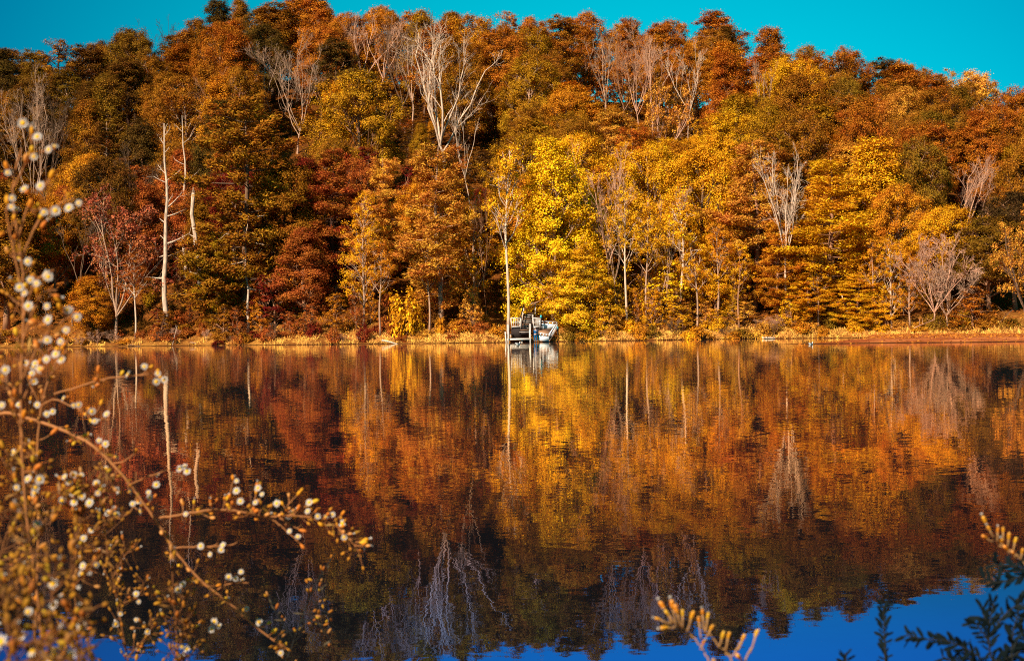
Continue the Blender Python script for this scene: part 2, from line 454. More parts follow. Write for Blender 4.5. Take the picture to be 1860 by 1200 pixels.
def broadleaf(seed, H=18.0, W=4.6, base=0.35, n_lobe=20, per=11, n_leaf=58, size=0.31, lobe=0.36, profile='round', r0=0.24, rc=(0.55, 0.95), fork=True):
    rng = np.random.RandomState(seed)
    wood, crown = MB(), MB()
    lean = rng.normal(0, 0.35, 2)
    tz = np.linspace(0, H * 0.86, 9)
    tp = np.stack([lean[0] * (tz / H) ** 1.5 + 0.12 * np.sin(tz * .5 + seed), lean[1] * (tz / H) ** 1.5 + 0.12 * np.cos(tz * .4 + seed), tz], 1)
    tr = r0 * (1 - 0.86 * (tz / tz[-1])) ** 0.8 + 0.02
    tr[0] *= 1.35
    wood.tube(tp, tr, 8)
    trunk_at = lambda z: np.array([np.interp(z, tz, tp[:, k]) for k in range(3)])
    for i in range(n_lobe):
        t = (i + rng.uniform(0.1, 0.9)) / n_lobe
        prof = {'round': math.sqrt(max(0.0, 1 - (1.75 * t - 0.75) ** 2)) if t > 0.43 else 0.72 + 0.5 * t,
                'egg': (1 - t) ** 0.65 * (0.55 + 1.3 * min(t, .4)),
                'column': 0.75 * (1 - t ** 3) + 0.2}[profile]
        R = W * max(prof, 0.12)
        lr = lobe * W * rng.uniform(0.75, 1.25)
        ph = i * 2.399 + rng.uniform(-0.5, 0.5)
        rr = max(0.0, R - lr * 0.6) * rng.uniform(0.7, 1.1)
        zc = H * (base + (1 - base) * (0.03 + 0.90 * t))
        lc = np.array([rr * math.cos(ph), rr * math.sin(ph), zc]) + trunk_at(zc) * np.array([1, 1, 0])
        z0 = max(H * 0.16, zc - rr * rng.uniform(0.7, 1.3) - 0.06 * H)
        z0 = min(z0, H * 0.84)
        a = trunk_at(z0); mid = (a + lc) / 2 + np.array([0, 0, -0.1 * rr]) + rng.normal(0, 0.25, 3)
        pts = bez(a, mid, lc, 7)
        br = np.interp(z0, tz, tr) * 0.55
        wood.tube(pts, np.linspace(max(br, 0.05), 0.03, 7), 5, cap=False)
        m = max(4, int(per * rng.uniform(0.75, 1.25)))
        d = unit(rng.normal(size=(m, 3)) + np.array([math.cos(ph) * .35, math.sin(ph) * .35, 0.35]))
        cl = lc + d * lr * rng.uniform(0.6, 1.1, (m, 1)) * np.array([1, 1, 1.05])
        cl[:, 2] = np.minimum(cl[:, 2], H)
        for c in cl:
            k = rng.randint(3, 7)
            wood.tube(bez(pts[k], (pts[k] + c) / 2 + rng.normal(0, .15, 3), c, 4), np.linspace(0.035, 0.014, 4), 3, cap=False)
        out = unit((cl - lc) + 0.4 * (cl - np.array([0, 0, H * (base + .3)])))
        crown_leaves(crown, rng, cl, out, rng.uniform(rc[0], rc[1], m) * (W / 4.6) ** 0.35, n_leaf, size)
    return wood, crown, H, W

def pine(seed, H=20.0, W=4.6, base=0.14, dens=1.0, flat=1.0):
    """White-pine habit: uneven whorls of long level boughs carrying flat plumes of needles, a broad rounded top."""
    rng = np.random.RandomState(seed)
    wood, crown = MB(), MB()
    tz = np.linspace(0, H, 10)
    tp = np.stack([0.16 * np.sin(tz * .3 + seed), 0.16 * np.cos(tz * .33), tz], 1)
    tr = 0.25 * (1 - tz / H) ** 0.85 + 0.02
    wood.tube(tp, tr, 8)
    z = H * base
    bulge = [rng.uniform(0, 6.28) for _ in range(3)]
    while z < H * 0.975:
        t = (z / H - base) / (1 - base)
        R = W * float(np.interp(t, [0, .12, .35, .6, .82, .93, 1], [.72, .95, 1.0, .86, .6, .36, .12]))
        R *= 0.9 + 0.22 * math.sin(t * 9 + bulge[0]) 
        nb = rng.randint(4, 7)
        a0 = rng.uniform(0, 6.28)
        for k in range(nb):
            ph = a0 + k * 2 * PI / nb + rng.uniform(-0.45, 0.45)
            L = max(0.6, R * rng.uniform(0.5, 1.12) * (1 + 0.18 * math.sin(ph * 2 + bulge[1])))
            rise = L * (rng.uniform(-0.22, 0.24) + 0.42 * t)
            d = np.array([math.cos(ph), math.sin(ph), 0])
            p0 = np.array([0, 0, z + rng.uniform(-.3, .3)]); p2 = p0 + d * L + np.array([0, 0, rise])
            p1 = (p0 + p2) / 2 + np.array([0, 0, -0.07 * L])
            pts = bez(p0, p1, p2, 6)
            wood.tube(pts, np.linspace(0.025 + 0.012 * L, 0.012, 6), 4, cap=False)
            ncl = max(3, int(L * 2.9 * dens))
            u = rng.uniform(0.36, 1.0, ncl) ** 0.8
            base_p = np.stack([np.interp(u, np.linspace(0, 1, 6), pts[:, c]) for c in range(3)], 1)
            side = np.array([-d[1], d[0], 0])
            sw = 0.42 * L * (1.2 - u)[:, None] * rng.uniform(-1, 1, (ncl, 1))
            cl = base_p + side * sw + np.array([0, 0, 1]) * rng.uniform(-0.2, 0.5, (ncl, 1))
            nl = 64
            C = np.repeat(cl, nl, axis=0)
            dd = unit(rng.normal(size=C.shape))
            sz = np.repeat(rng.uniform(.7, 1.25, ncl), nl)[:, None]
            P = C + dd * rng.uniform(0.1, 1, (len(C), 1)) ** .5 * np.array([0.62, 0.62, 0.42]) * sz
            A = unit(dd * np.array([1, 1, .6]) + d * 0.4 + np.array([0, 0, 0.55]))
            N = unit(rng.normal(size=C.shape) * .6 + dd * .4 + np.array([0, -0.1, 0.6]))
            LL = rng.uniform(0.2, 0.38, len(C))
            crown.blades(P, N, A, LL, LL * 0.34)
        z += H * rng.uniform(0.036, 0.072)
    return wood, crown, H, W

def bare(seed, H=18.0, spread=0.5, fork=0.25, leaders=5, levels=4, twig=1.0, leafy=0, lean=0.0, r0=0.26, size=0.2, up=0.25, rmin=0.012):
    rng = np.random.RandomState(seed)
    trunk, tw, crown = MB(), MB(), MB()
    tips = []
    def grow(p, d, L, r, lev):
        n = 6 if lev <= 1 else 4
        pts = [p]
        for i in range(n - 1):
            d = unit(d + rng.normal(0, 0.10 + 0.03 * lev, 3) + np.array([0, 0, up * 0.35 if lev < 3 else up * .2]))
            p = p + d * L / (n - 1); pts.append(p)
        end = r * (0.42 if lev < levels else 0.5)
        (trunk if lev == 0 else tw).tube(pts, np.linspace(r, max(end, rmin * .85), n), (8, 6, 5, 4, 3, 3)[min(lev, 5)], cap=False)
        pts = np.array(pts)
        if lev == levels: tips.append((pts[-1], d)); return
        if lev == 0:
            kids, us = leaders, rng.uniform(0.72, 1.0, leaders)
        else:
            kids = int(round((5, 4, 4, 3)[min(lev - 1, 3)] * twig * rng.uniform(.8, 1.25))); us = rng.uniform(0.25, 1.0, kids)
            us[0] = 1.0
        for k in range(kids):
            u = us[k] * (n - 1); i = min(int(u), n - 2); q = pts[i] + (pts[i + 1] - pts[i]) * (u - i)
            ax = unit(np.cross(d, rng.normal(size=3)))
            ang = rng.uniform(0.35, 1.0) * spread * (1.0 if lev else 1.0) * (1.25 if lev > 1 else 1)
            nd = unit(d * math.cos(ang) + ax * math.sin(ang))
            if lev == 0:
                ph = 2 * PI * k / kids + rng.uniform(-.4, .4)
                nd = unit(np.array([math.cos(ph) * math.sin(ang), math.sin(ph) * math.sin(ang), math.cos(ang)]) + np.array([lean, 0, 0]))
            f = rng.uniform(0.5, 0.72) if lev else rng.uniform(0.8, 1.05)
            nl = (H * (1 - fork) * 0.72 * f) if lev == 0 else L * f * (1.05 - 0.45 * us[k]) * (0.72 if lev == 1 else 1)
            grow(q, nd, nl, max(rmin, r * (0.55 if lev == 0 else 0.42) * rng.uniform(.75, 1.1)), lev + 1)
    grow(np.zeros(3), np.array([lean, 0, 1.0]), H * fork, r0, 0)
    if leafy:
        c = np.array([t[0] for t in tips]); o = np.array([t[1] for t in tips])
        crown_leaves(crown, rng, c, o, np.full(len(c), 0.42), leafy, size)
    allv = np.vstack(tw.v)
    return (trunk, tw, crown if leafy else None), None, float(allv[:, 2].max()), float(np.percentile(np.abs(allv[:, :2]), 98))

def shrub(seed, R=1.3, H=1.6, n=36, n_leaf=60, size=0.14):
    rng = np.random.RandomState(seed)
    wood, crown = MB(), MB()
    d = unit(rng.normal(size=(n, 3)) + np.array([0, 0, .5])); d[:, 2] = np.abs(d[:, 2])
    cl = d * rng.uniform(0.5, 1.0, (n, 1)) * np.array([R, R, H]); 
    for c in cl[::2]:
        wood.tube(bez((c[0] * .1, c[1] * .1, -0.1), (c[0] * .4, c[1] * .4, c[2] * .7), c, 4), np.linspace(0.03, 0.008, 4), 3, cap=False)
    crown_leaves(crown, rng, cl, d, rng.uniform(0.28, 0.5, n), n_leaf, size)
    return wood, crown, H + .3, R + .25

PROTO = {}
def proto(key, maker, *a, needle=False, **k):
    w, c, H, W = maker(*a, **k)
    if isinstance(w, tuple):
        parts = [('trunk', w[0].build('trunk', M_BARK, True)), ('branches', w[1].build('branches', M_BARK, True))]
        if w[2] is not None: parts.append(('crown', w[2].build('crown', M_LEAF)))
    else:
        parts = [('trunk', w.build('trunk', M_BARK, True)), ('crown', c.build('crown', M_NEEDLE if needle else M_LEAF))]
    PROTO[key] = (parts, H, W)

for i in range(5): proto(f'oak{i}', broadleaf, 11 + i, 18, 4.9, 0.30, 26, 12, 215, 0.16, 0.34)
for i in range(3): proto(f'maple{i}', broadleaf, 31 + i, 17, 4.2, 0.16, 28, 11, 190, 0.158, 0.35, 'egg')
for i in range(3): proto(f'tall{i}', broadleaf, 51 + i, 21, 3.0, 0.42, 19, 10, 175, 0.158, 0.44, 'column', 0.19)
for i in range(2): proto(f'full{i}', broadleaf, 61 + i, 18, 4.0, 0.04, 36, 10, 180, 0.16, 0.36, 'column')
for i in range(2): proto(f'slender{i}', broadleaf, 171 + i, 19, 2.6, 0.52, 13, 7, 85, 0.155, 0.5, 'column', 0.15, (0.35, 0.8))
proto('crowned0', bare, 181, 19, 0.62, 0.42, 7, 4, 1.1, up=0.3, r0=0.2)
proto('crowned1', bare, 182, 18, 0.7, 0.36, 6, 4, 1.2, up=0.28, r0=0.17)
for i in range(2): proto(f'sparse{i}', broadleaf, 71 + i, 19, 3.2, 0.22, 24, 6, 95, 0.155, 0.5, 'column', 0.17, (0.35, 0.8))
for i in range(3): proto(f'sapling{i}', broadleaf, 81 + i, 7, 2.2, 0.12, 15, 6, 48, 0.16, 0.45, 'egg', 0.07, (0.3, 0.6))
for i in range(4): proto(f'pine{i}', pine, 91 + i, 20, 4.6, (0.06, 0.12, 0.1, 0.16)[i], needle=True)
for i in range(3): proto(f'vase{i}', bare, 111 + i, 19, 0.6, 0.2, 6, 4, 1.2, up=0.36, r0=0.22 if i == 0 else 0.14, rmin=0.011)
for i in range(3): proto(f'upright{i}', bare, 121 + i, 18, 0.5, 0.36, 4, 4, 1.0, up=0.36, r0=0.14)
for i in range(2): proto(f'fan{i}', bare, 131 + i, 11, 0.8, 0.2, 8, 4, 1.3, r0=0.13, up=0.3, rmin=0.017)
for i in range(2): proto(f'twiggy{i}', bare, 141 + i, 15, 0.7, 0.2, 6, 4, 1.0, leafy=14, r0=0.2, up=0.2)
for i in range(4): proto(f'shrub{i}', shrub, 151 + i)

# ------------------------------------------------------------------ planting
COL = {  # leaf reflectances, named as they look in the light; the umber has grove shade mixed in
    'rust orange': lin(170, 92, 26, 1.12), 'orange': lin(194, 118, 28, 1.12), 'copper': lin(204, 134, 46, 1.15),
    'gold': lin(214, 146, 26, 1.12), 'bright yellow': (0.88, 0.47, 0.012), 'lemon yellow': (0.86, 0.46, 0.016),
    'olive gold': lin(166, 112, 24, 1.1), 'olive': lin(134, 92, 26, 1.0), 'brown orange': lin(156, 94, 26, 1.05),
    'dark brown': lin(112, 68, 24, 1.0), 'dark olive': lin(96, 66, 26, 1.0), 'crimson': lin(120, 38, 24, 1.0),
    'dusky red': lin(176, 88, 56, 1.05), 'russet': lin(164, 82, 34, 1.1), 'shaded umber': lin(80, 56, 28, 1.0)}
BARK = {'pale': lin(192, 148, 116), 'white': lin(226, 188, 156), 'grey': lin(122, 90, 66), 'dark': lin(78, 50, 36), 'tan': lin(176, 122, 86), 'pink': lin(212, 156, 122)}
RNG = random.Random(7)
TREES = []          # (root, px, py, colour, noun, s)
ZONES = [(0, 'behind the tall flower stems'), (170, 'round the pale dead snag'), (400, 'above the dark orange pine'), (610, 'left of the copper pine'),
         (760, 'behind the copper pine'), (890, 'above the wooden dock'), (1080, 'behind the pale trunks'), (1280, 'behind the orange layered pine'), (1440, 'above the big golden pine'),
         (1630, 'behind the fan-shaped bare tree'), (1770, "over the gravel spit's end")]
ROWS = [(12, 'at the waterside'), (30, 'on lower slopes'), (58, 'halfway uphill'), (90, 'on upper slopes'), (999, 'on the skyline')]
NOUN = {'oak': ('broadleaf_tree', 'round-crowned tree', 'tree'), 'maple': ('broadleaf_tree', 'egg-shaped tree', 'tree'), 'tall': ('broadleaf_tree', 'tall narrow tree', 'tree'),
        'full': ('broadleaf_tree', 'tree leafy to the ground', 'tree'), 'sparse': ('broadleaf_tree', 'thin-leaved tree', 'tree'), 'sapling': ('sapling', 'sapling', 'sapling'), 'slender': ('broadleaf_tree', 'slender tree', 'tree'), 'crowned': ('bare_tree', 'bare high-crowned tree', 'bare tree'),
        'pine': ('pine_tree', 'layered pine', 'pine tree'), 'vase': ('bare_tree', 'bare spreading tree', 'bare tree'), 'upright': ('bare_tree', 'bare upright tree', 'bare tree'),
        'fan': ('bare_tree', 'bare fan-shaped tree', 'bare tree'), 'twiggy': ('bare_tree', 'nearly bare twiggy tree', 'tree'), 'shrub': ('shrub', 'shrub', 'shrub')}
GROUPS = {'broadleaf_tree': 'autumn trees on the hillside', 'pine_tree': 'pines along the far shore', 'bare_tree': 'bare trees on the hillside', 'sapling': 'saplings under the trees', 'shrub': 'shrubs along the far bank'}

def where(px, s=None, D=None):
    k = (px - 930) / FPX
    if D is not None: return k * D, D
    Y = 170.0
    for _ in range(12): Y = float(shore_y(k * Y)) + s
    return k * Y, Y

def plant(key, X, Y, H, wm=None, colour='orange', bark='tan', label=None, rot=None, lean=0.0):
    parts, H0, W0 = PROTO[key]
    kind = key.rstrip('0123456789')
    name, noun, cat = NOUN[kind]
    z = gz(X, Y)
    sz = H / H0
    sx = sz if wm is None else wm / (2 * W0)
    root = empty(name, (X, Y, z - 0.12 * sz), None, cat, GROUPS[name])
    root.scale = (sx, sx, sz)
    root.rotation_euler = (0, lean, RNG.uniform(0, 6.28) if rot is None else rot)
    for pn, me in parts:
        c = link(pn, me, root)
        if pn == 'crown':
            v_, w_ = RNG.uniform(0.86, 1.14), RNG.uniform(0.95, 1.08)
            b = [COL[colour][0] * v_, COL[colour][1] * v_ * w_, COL[colour][2] * v_]
            c.color = (*b, 1)
        else:
            c.color = (*BARK[bark], 1)
    px, py = project((X, Y, z + H * 0.6))
    TREES.append([root, px, py, (colour if (kind not in ('vase', 'upright', 'fan', 'crowned')) else {'pale': 'pale', 'white': 'white', 'grey': 'grey', 'pink': 'pinkish', 'tan': 'tan', 'dark': 'dark'}[bark]), noun, Y - float(shore_y(X)), label, cat, H])
    return root

def hero(px, ytop, key, colour, wpx=None, s=None, D=None, bark='tan', label=None, rot=None, lean=0.0):
    X, Y = where(px, s, D)
    z = gz(X, Y)
    H = CAM_H + (hor(px) - ytop) / FPX * Y - z
    plant(key, X, Y, H, None if wpx is None else wpx / FPX * Y, colour, bark, label, rot, lean)
    HEROES.append((X, Y, 0.25 * (wpx or 80) / FPX * Y))

HEROES = []
# front rank, left to right
hero(15, 330, 'maple0', 'brown orange', 190, s=9, label='brown orange tree at the left end of the shore behind the tallest flower stem')
hero(65, 108, 'vase2', 'gold', 150, s=44, bark='pale', label='tall pale bare tree rising behind the topmost flowers, leftmost on the slope')
hero(132, 385, 'upright1', 'gold', 120, s=8, bark='grey', label='small grey bare tree by the water behind the flower stems')
hero(212, 335, 'twiggy0', 'dusky red', 185, s=3.8, bark='pale', label='dusky red twiggy tree by the water left of the dead snag')
hero(165, 500, 'maple1', 'orange', 120, s=3.2, label='low orange tree under the dusky red twiggy tree')
hero(450, 182, 'pine0', 'brown orange', 250, s=8, bark='grey', label='broad dark orange pine right of the dead snag')
hero(395, 420, 'pine2', 'olive gold', 110, s=5, label='small olive pine at the foot of the broad dark orange pine')
hero(555, 415, 'maple2', 'russet', 150, s=7, label='russet tree between the dark orange pine and the slim gold tree')
hero(500, 500, 'sapling0', 'crimson', 120, s=5)
hero(610, 480, 'sapling1', 'crimson', 110, s=11)
hero(660, 345, 'sparse0', 'gold', 92, s=6, bark='pale', label='slim gold tree with a pale trunk left of the copper pine')
hero(662, 132, 'oak0', 'olive gold', 185, s=44, label='tall olive gold tree rising behind the slim gold tree')
hero(798, 262, 'pine1', 'copper', 205, s=6, bark='pale', label='copper pine left of the wooden dock, green gold at its foot')
hero(735, 505, 'shrub1', 'gold', 90, s=3.5)
hero(862, 340, 'sparse1', 'gold', 80, s=9, bark='pale')
hero(922, 250, 'slender1', 'gold', 95, s=3.2, bark='white', label='gold topped tree on a tall white trunk beside the wooden dock')
hero(1008, 240, 'full0', 'bright yellow', 165, s=7.5, bark='pale', label='tallest bright yellow tree, directly behind the wooden dock')
hero(1056, 445, 'full1', 'lemon yellow', 150, s=4.5, bark='pale', label='lower lemon yellow tree right of the dock steps')
hero(1104, 246, 'crowned1', 'copper', 130, s=7.5, bark='pink', label='pinkish twiggy tree leaning over the pale slender trunks')
hero(1137, 330, 'slender0', 'gold', 75, s=3.4, bark='white', label='slender white trunk with thin gold leaves, right of the lemon yellow tree')
hero(1122, 345, 'upright2', 'gold', 60, s=3.8, bark='pale', label='slim pale bare tree just left of the slender white trunk')
hero(1196, 330, 'upright1', 'gold', 80, s=4.8, bark='pale', lean=-0.09, label='pale bare tree leaning left behind the pale slender trunks')
hero(1174, 360, 'slender1', 'gold', 70, s=4.0, bark='pale', label='slender gold tree on a pale trunk between the white trunk and the leaning bare tree')
hero(1306, 400, 'slender0', 'orange', 70, s=3.2, bark='pale', label='slender orange tree on a pale trunk at the left foot of the orange gold pine')
hero(1212, 380, 'upright0', 'gold', 50, s=4.4, bark='pale', label='thin pale bare stem just right of the leaning bare tree')
hero(1268, 430, 'slender1', 'gold', 60, s=3.0, bark='pale', label='slender gold tree on a pale trunk right of the thin gold tree')
hero(1342, 440, 'slender0', 'gold', 60, s=2.8, bark='tan', label='slender gold tree on a tan trunk before the orange gold pine')
hero(1488, 455, 'slender1', 'gold', 55, s=2.6, bark='pale', label='slender gold tree on a pale trunk before the biggest golden pine')
hero(1586, 430, 'slender0', 'orange', 60, s=2.8, bark='pale', label='slender orange tree on a pale trunk at the right foot of the biggest golden pine')
hero(780, 430, 'slender0', 'copper', 60, s=3.0, bark='pale', label='slender copper tree on a pale trunk at the left foot of the copper pine')
hero(1090, 520, 'sapling2', 'gold', 80, s=2.6)
hero(885, 330, 'upright2', 'gold', 50, s=6, bark='tan', label='thin tan bare tree between the copper pine and the white trunk by the dock')
hero(690, 430, 'slender1', 'orange', 60, s=3.4, bark='pale', label='slender pale trunk right of the slim gold tree')
hero(246, 455, 'slender0', 'russet', 60, s=3.0, bark='white', label='slender russet tree on a white trunk just left of the dead snag')
hero(1175, 400, 'sapling2', 'gold', 110, s=10)
hero(1240, 345, 'slender1', 'gold', 90, s=4.2, bark='white', label='thin gold tree with a white trunk between the slender trunks and golden pines')
hero(1215, 470, 'sapling0', 'bright yellow', 120, s=6)
hero(1300, 420, 'maple1', 'gold', 130, s=6)
hero(1375, 255, 'pine2', 'copper', 200, s=9, bark='tan', label='orange gold layered pine left of the white bare tree')
hero(1415, 400, 'pine3', 'orange', 120, s=4.5)
hero(1430, 256, 'crowned0', 'gold', 110, s=3.6, bark='white', label='white bare tree standing between the two golden pines')
hero(1512, 285, 'pine3', 'gold', 235, s=8, bark='tan', label='biggest golden layered pine, right of the white bare tree')
hero(1592, 255, 'maple0', 'gold', 190, s=21, label='broad gold tree behind the biggest golden pine')
hero(1470, 480, 'pine1', 'gold', 120, s=3)
hero(1560, 500, 'pine0', 'gold', 110, s=3)
hero(1620, 425, 'sparse0', 'gold', 60, s=3.2, bark='white', label='slim white-trunked sapling-like tree right of the biggest golden pine')
hero(1652, 455, 'sparse1', 'orange', 55, s=3.4, bark='pale', label='slim pale-trunked orange tree just left of the fan-shaped bare tree')
hero(1698, 418, 'fan0', 'gold', 175, s=3.2, bark='pink', label='fan-shaped bare tree on the red bank, its pale trunk left of its twin')
hero(1722, 455, 'fan1', 'gold', 130, s=3.8, bark='pale', label='right twin of the two fan-shaped bare trees on the red bank')
hero(1725, 375, 'oak2', 'gold', 150, s=14, label='gold tree directly behind the fan-shaped bare trees')
hero(1795, 395, 'oak3', 'olive', 165, s=10)
hero(1770, 520, 'sapling1', 'rust orange', 110, s=3)
hero(1862, 370, 'twiggy0', 'copper', 150, D=128, bark='grey', label='half bare tree with grey boughs at the right end of the spit')
hero(1845, 350, 'oak1', 'shaded umber', 150, s=14)  # crown colour darkened for the deep shade of the grove
# bare trees up the slope
hero(815, 22, 'vase0', 'gold', 190, s=64, bark='white', rot=0.4, label='largest bare spreading tree, above the copper pine, with white limbs from one low fork')
hero(545, 50, 'vase2', 'gold', 170, s=72, bark='pale', label='bare spreading tree with pale limbs above the dark orange pine')
hero(732, 14, 'vase1', 'gold', 150, s=88, bark='grey', label='grey bare tree left of the largest bare spreading tree')
hero(668, 10, 'upright0', 'gold', 120, s=96, bark='pink', label='pinkish bare tree near the skyline, leftmost of the bare trees above the olive gold tree')
hero(776, 8, 'upright2', 'gold', 110, s=100, bark='grey', label='grey bare tree on the skyline behind the largest bare spreading tree')
hero(856, 200, 'upright1', 'gold', 75, s=48, bark='white', label='bare crooked tree with white trunk right of the largest bare spreading tree')
hero(1105, 42, 'upright0', 'gold', 100, s=92, bark='pale')
hero(1165, 36, 'vase2', 'gold', 120, s=94, bark='pink')
hero(1255, 70, 'upright2', 'gold', 95, s=84, bark='white')
hero(1200, 150, 'twiggy1', 'copper', 120, s=62, bark='pink')
hero(1748, 272, 'vase0', 'gold', 130, s=36, bark='pink', lean=0.3)
hero(690, 30, 'upright1', 'gold', 110, s=92, bark='pink')
hero(755, 40, 'upright0', 'gold', 120, s=84, bark='pale')
hero(640, 24, 'vase1', 'gold', 120, s=100, bark='tan')
hero(1135, 44, 'vase1', 'gold', 110, s=96, bark='tan')
hero(1190, 50, 'upright0', 'gold', 90, s=90, bark='pink')
hero(500, 70, 'upright1', 'gold', 100, s=80, bark='pale')
hero(590, 76, 'upright0', 'gold', 90, s=80, bark='tan')
hero(90, 150, 'vase1', 'gold', 150, s=52, bark='grey')
hero(400, 120, 'upright2', 'gold', 110, s=60, bark='tan')
hero(300, 22, 'upright2', 'gold', 80, s=116, bark='dark')
hero(232, 250, 'vase2', 'gold', 150, s=26, bark='grey')
hero(1395, 100, 'upright1', 'gold', 70, s=70, bark='pale')

WINDOWS = [(715, 905, 285, 66), (490, 610, 255, 70), (690, 770, 215, 86), (600, 720, 250, 43), (830, 880, 330, 47), (1060, 1140, 150, 90), (1130, 1200, 190, 90), (1225, 1285, 225, 82),
           (1400, 1485, 470, 23), (960, 1060, 330, 11), (270, 330, 430, 20), (30, 110, 330, 43), (1070, 1150, 400, 16), (1700, 1800, 395, 35), (335, 375, 300, 22), (1520, 1660, 330, 20)]

def colour_for(px, py, s):
    r = RNG.random()
    def pick(*opts):
        tot = sum(w for _, w in opts); x = r * tot
        for c, w in opts:
            x -= w
            if x <= 0: return c
        return opts[-1][0]
    if py < 170:
        if px < 260: return pick(('dark brown', 3), ('dark olive', 2), ('brown orange', 3), ('olive', 1))
        if px < 640: return pick(('rust orange', 4), ('brown orange', 3), ('dark olive', 1), ('dark brown', 1))
        if px < 1240: return pick(('rust orange', 4), ('brown orange', 3), ('orange', 3), ('olive gold', 1))
        return pick(('rust orange', 6), ('brown orange', 2), ('orange', 2), ('dark brown', 0.7))
    if py < 330:
        if px < 220: return pick(('dark brown', 3), ('olive', 3), ('brown orange', 3))
        if px < 440: return pick(('brown orange', 4), ('orange', 2), ('dark olive', 2), ('rust orange', 2))
        if px < 620: return pick(('brown orange', 3), ('dark olive', 2), ('olive', 2))
        if px < 780: return pick(('olive gold', 4), ('gold', 1), ('brown orange', 3))
        if px < 1080: return pick(('olive gold', 2), ('orange', 3), ('brown orange', 3))
        if px < 1250: return pick(('gold', 2), ('orange', 4), ('copper', 2), ('rust orange', 2))
        if px < 1520: return pick(('gold', 2), ('olive gold', 3), ('orange', 2), ('brown orange', 2))
        return pick(('rust orange', 4), ('brown orange', 3), ('olive', 1), ('copper', 1))
    if px < 260: return pick(('brown orange', 3), ('russet', 2), ('dark brown', 2), ('orange', 1))
    if px < 620: return pick(('russet', 3), ('brown orange', 3), ('crimson', 1.5), ('orange', 1))
    if px < 900: return pick(('gold', 1), ('orange', 3), ('crimson', 1), ('russet', 2), ('copper', 2))
    if px < 1100: return pick(('gold', 4), ('bright yellow', 2), ('orange', 2))
    if px < 1650: return pick(('gold', 4), ('orange', 3), ('copper', 2), ('olive gold', 1))
    return pick(('olive gold', 2), ('olive', 2), ('brown orange', 3), ('orange', 1))

def fill():
    for row, s0 in enumerate((15, 24, 34, 45, 56, 67, 78, 89, 100, 111, 121)):
        step = 150 if s0 < 20 else 128
        px = -60 + (row % 2) * 52
        while px < 1930:
            wpx = step * RNG.uniform(0.75, 1.2)
            p = px + RNG.uniform(-18, 18); px += wpx * 0.60
            s = s0 + RNG.uniform(-4, 4)
            X, Y = where(p, s)
            if any((X - hx) ** 2 + (Y - hy) ** 2 < (2.2 + hr * .5) ** 2 for hx, hy, hr in HEROES): continue
            z = gz(X, Y)
            H = RNG.uniform(14, 20)
            sil = float(np.interp(p, SIL_PX, SIL_PY))
            ytop = hor(p) - (z + H - CAM_H) * FPX / Y
            if s0 >= 100: ytop = sil + RNG.choice((-16, -8, 0, 4, 10, 18, 30, 40))
            else: ytop = max(ytop, sil + RNG.uniform(10, 40))
            for a, b, ym, sh in WINDOWS:
                if a - 25 < p < b + 25 and s < sh: ytop = max(ytop, ym + RNG.uniform(-10, 30) + (25 if abs(p - (a + b) / 2) < (b - a) * .3 else 0))
            H = (hor(p) - ytop) / FPX * Y + CAM_H - z
            if s0 >= 100 and H < 9: continue
            if H < 2.2: H, wpx = RNG.uniform(2.2, 3.5), wpx * .6
            ymid = hor(p) - (z + H * .65 - CAM_H) * FPX / Y
            c = colour_for(p, ymid, s)
            if H < 9: key = RNG.choice(('sapling0', 'sapling1', 'sapling2', 'maple1'))
            elif RNG.random() < 0.10 and s0 < 60: key = RNG.choice(('pine0', 'pine1', 'pine2'))
            else: key = RNG.choice(('oak0', 'oak1', 'oak2', 'oak3', 'oak4', 'oak0', 'oak3', 'maple0', 'maple2', 'maple1', 'tall1', 'tall2'))
            if s0 >= 100 and RNG.random() < 0.3: key = RNG.choice(('tall0', 'tall1', 'tall2', 'sparse0', 'sparse1'))
            if key[:4] in ('tall', 'spar'): wpx *= 0.75
            wm = max(wpx * 1.12 / FPX * Y, H * 0.34)
            plant(key, X, Y, H, min(wm, H * .62), c, RNG.choice(('tan', 'pale', 'grey', 'tan', 'dark')))
fill()

# brush on the open ground below the bare trees of the upper slope
for p, s in ((790, 60), (830, 58), (800, 52), (850, 63), (760, 64), (520, 62), (560, 66), (590, 60), (540, 56), (500, 68), (720, 78), (745, 72), (700, 80), (880, 60), (870, 70), (480, 58), (610, 72), (60, 38), (90, 34), (30, 36), (1255, 74), (1220, 80), (1110, 80), (1160, 82)):
    X, Y = where(p + RNG.uniform(-8, 8), s + RNG.uniform(-2, 2))
    plant(RNG.choice(('sapling0', 'sapling1', 'sapling2')), X, Y, RNG.uniform(2.5, 4.6), RNG.uniform(3.5, 5.5), RNG.choice(('russet', 'dark brown', 'brown orange')), 'grey')

# more young growth: behind the bare trees of the crest and on the bare ground low on the left
for i in range(9):
    X, Y = where(1060 + i * 25 + RNG.uniform(-8, 8), RNG.uniform(98, 106))
    plant('sapling%d' % (i % 3), X, Y, RNG.uniform(6, 8.5), RNG.uniform(6, 8), RNG.choice(('brown orange', 'rust orange')), 'grey')
for i in range(7):
    X, Y = where(655 + i * 30 + RNG.uniform(-8, 8), RNG.uniform(102, 108))
    plant('sapling%d' % (i % 3), X, Y, RNG.uniform(5, 7.5), RNG.uniform(6, 8), RNG.choice(('brown orange', 'rust orange')), 'grey')
for i in range(44):
    p = RNG.uniform(150, 900); X, Y = where(p, RNG.uniform(4, 17))
    plant('shrub%d' % RNG.randrange(4), X, Y, RNG.uniform(1.2, 2.8), RNG.uniform(2.5, 5), RNG.choice(('russet', 'dark brown', 'brown orange', 'olive gold', 'orange')), 'grey')

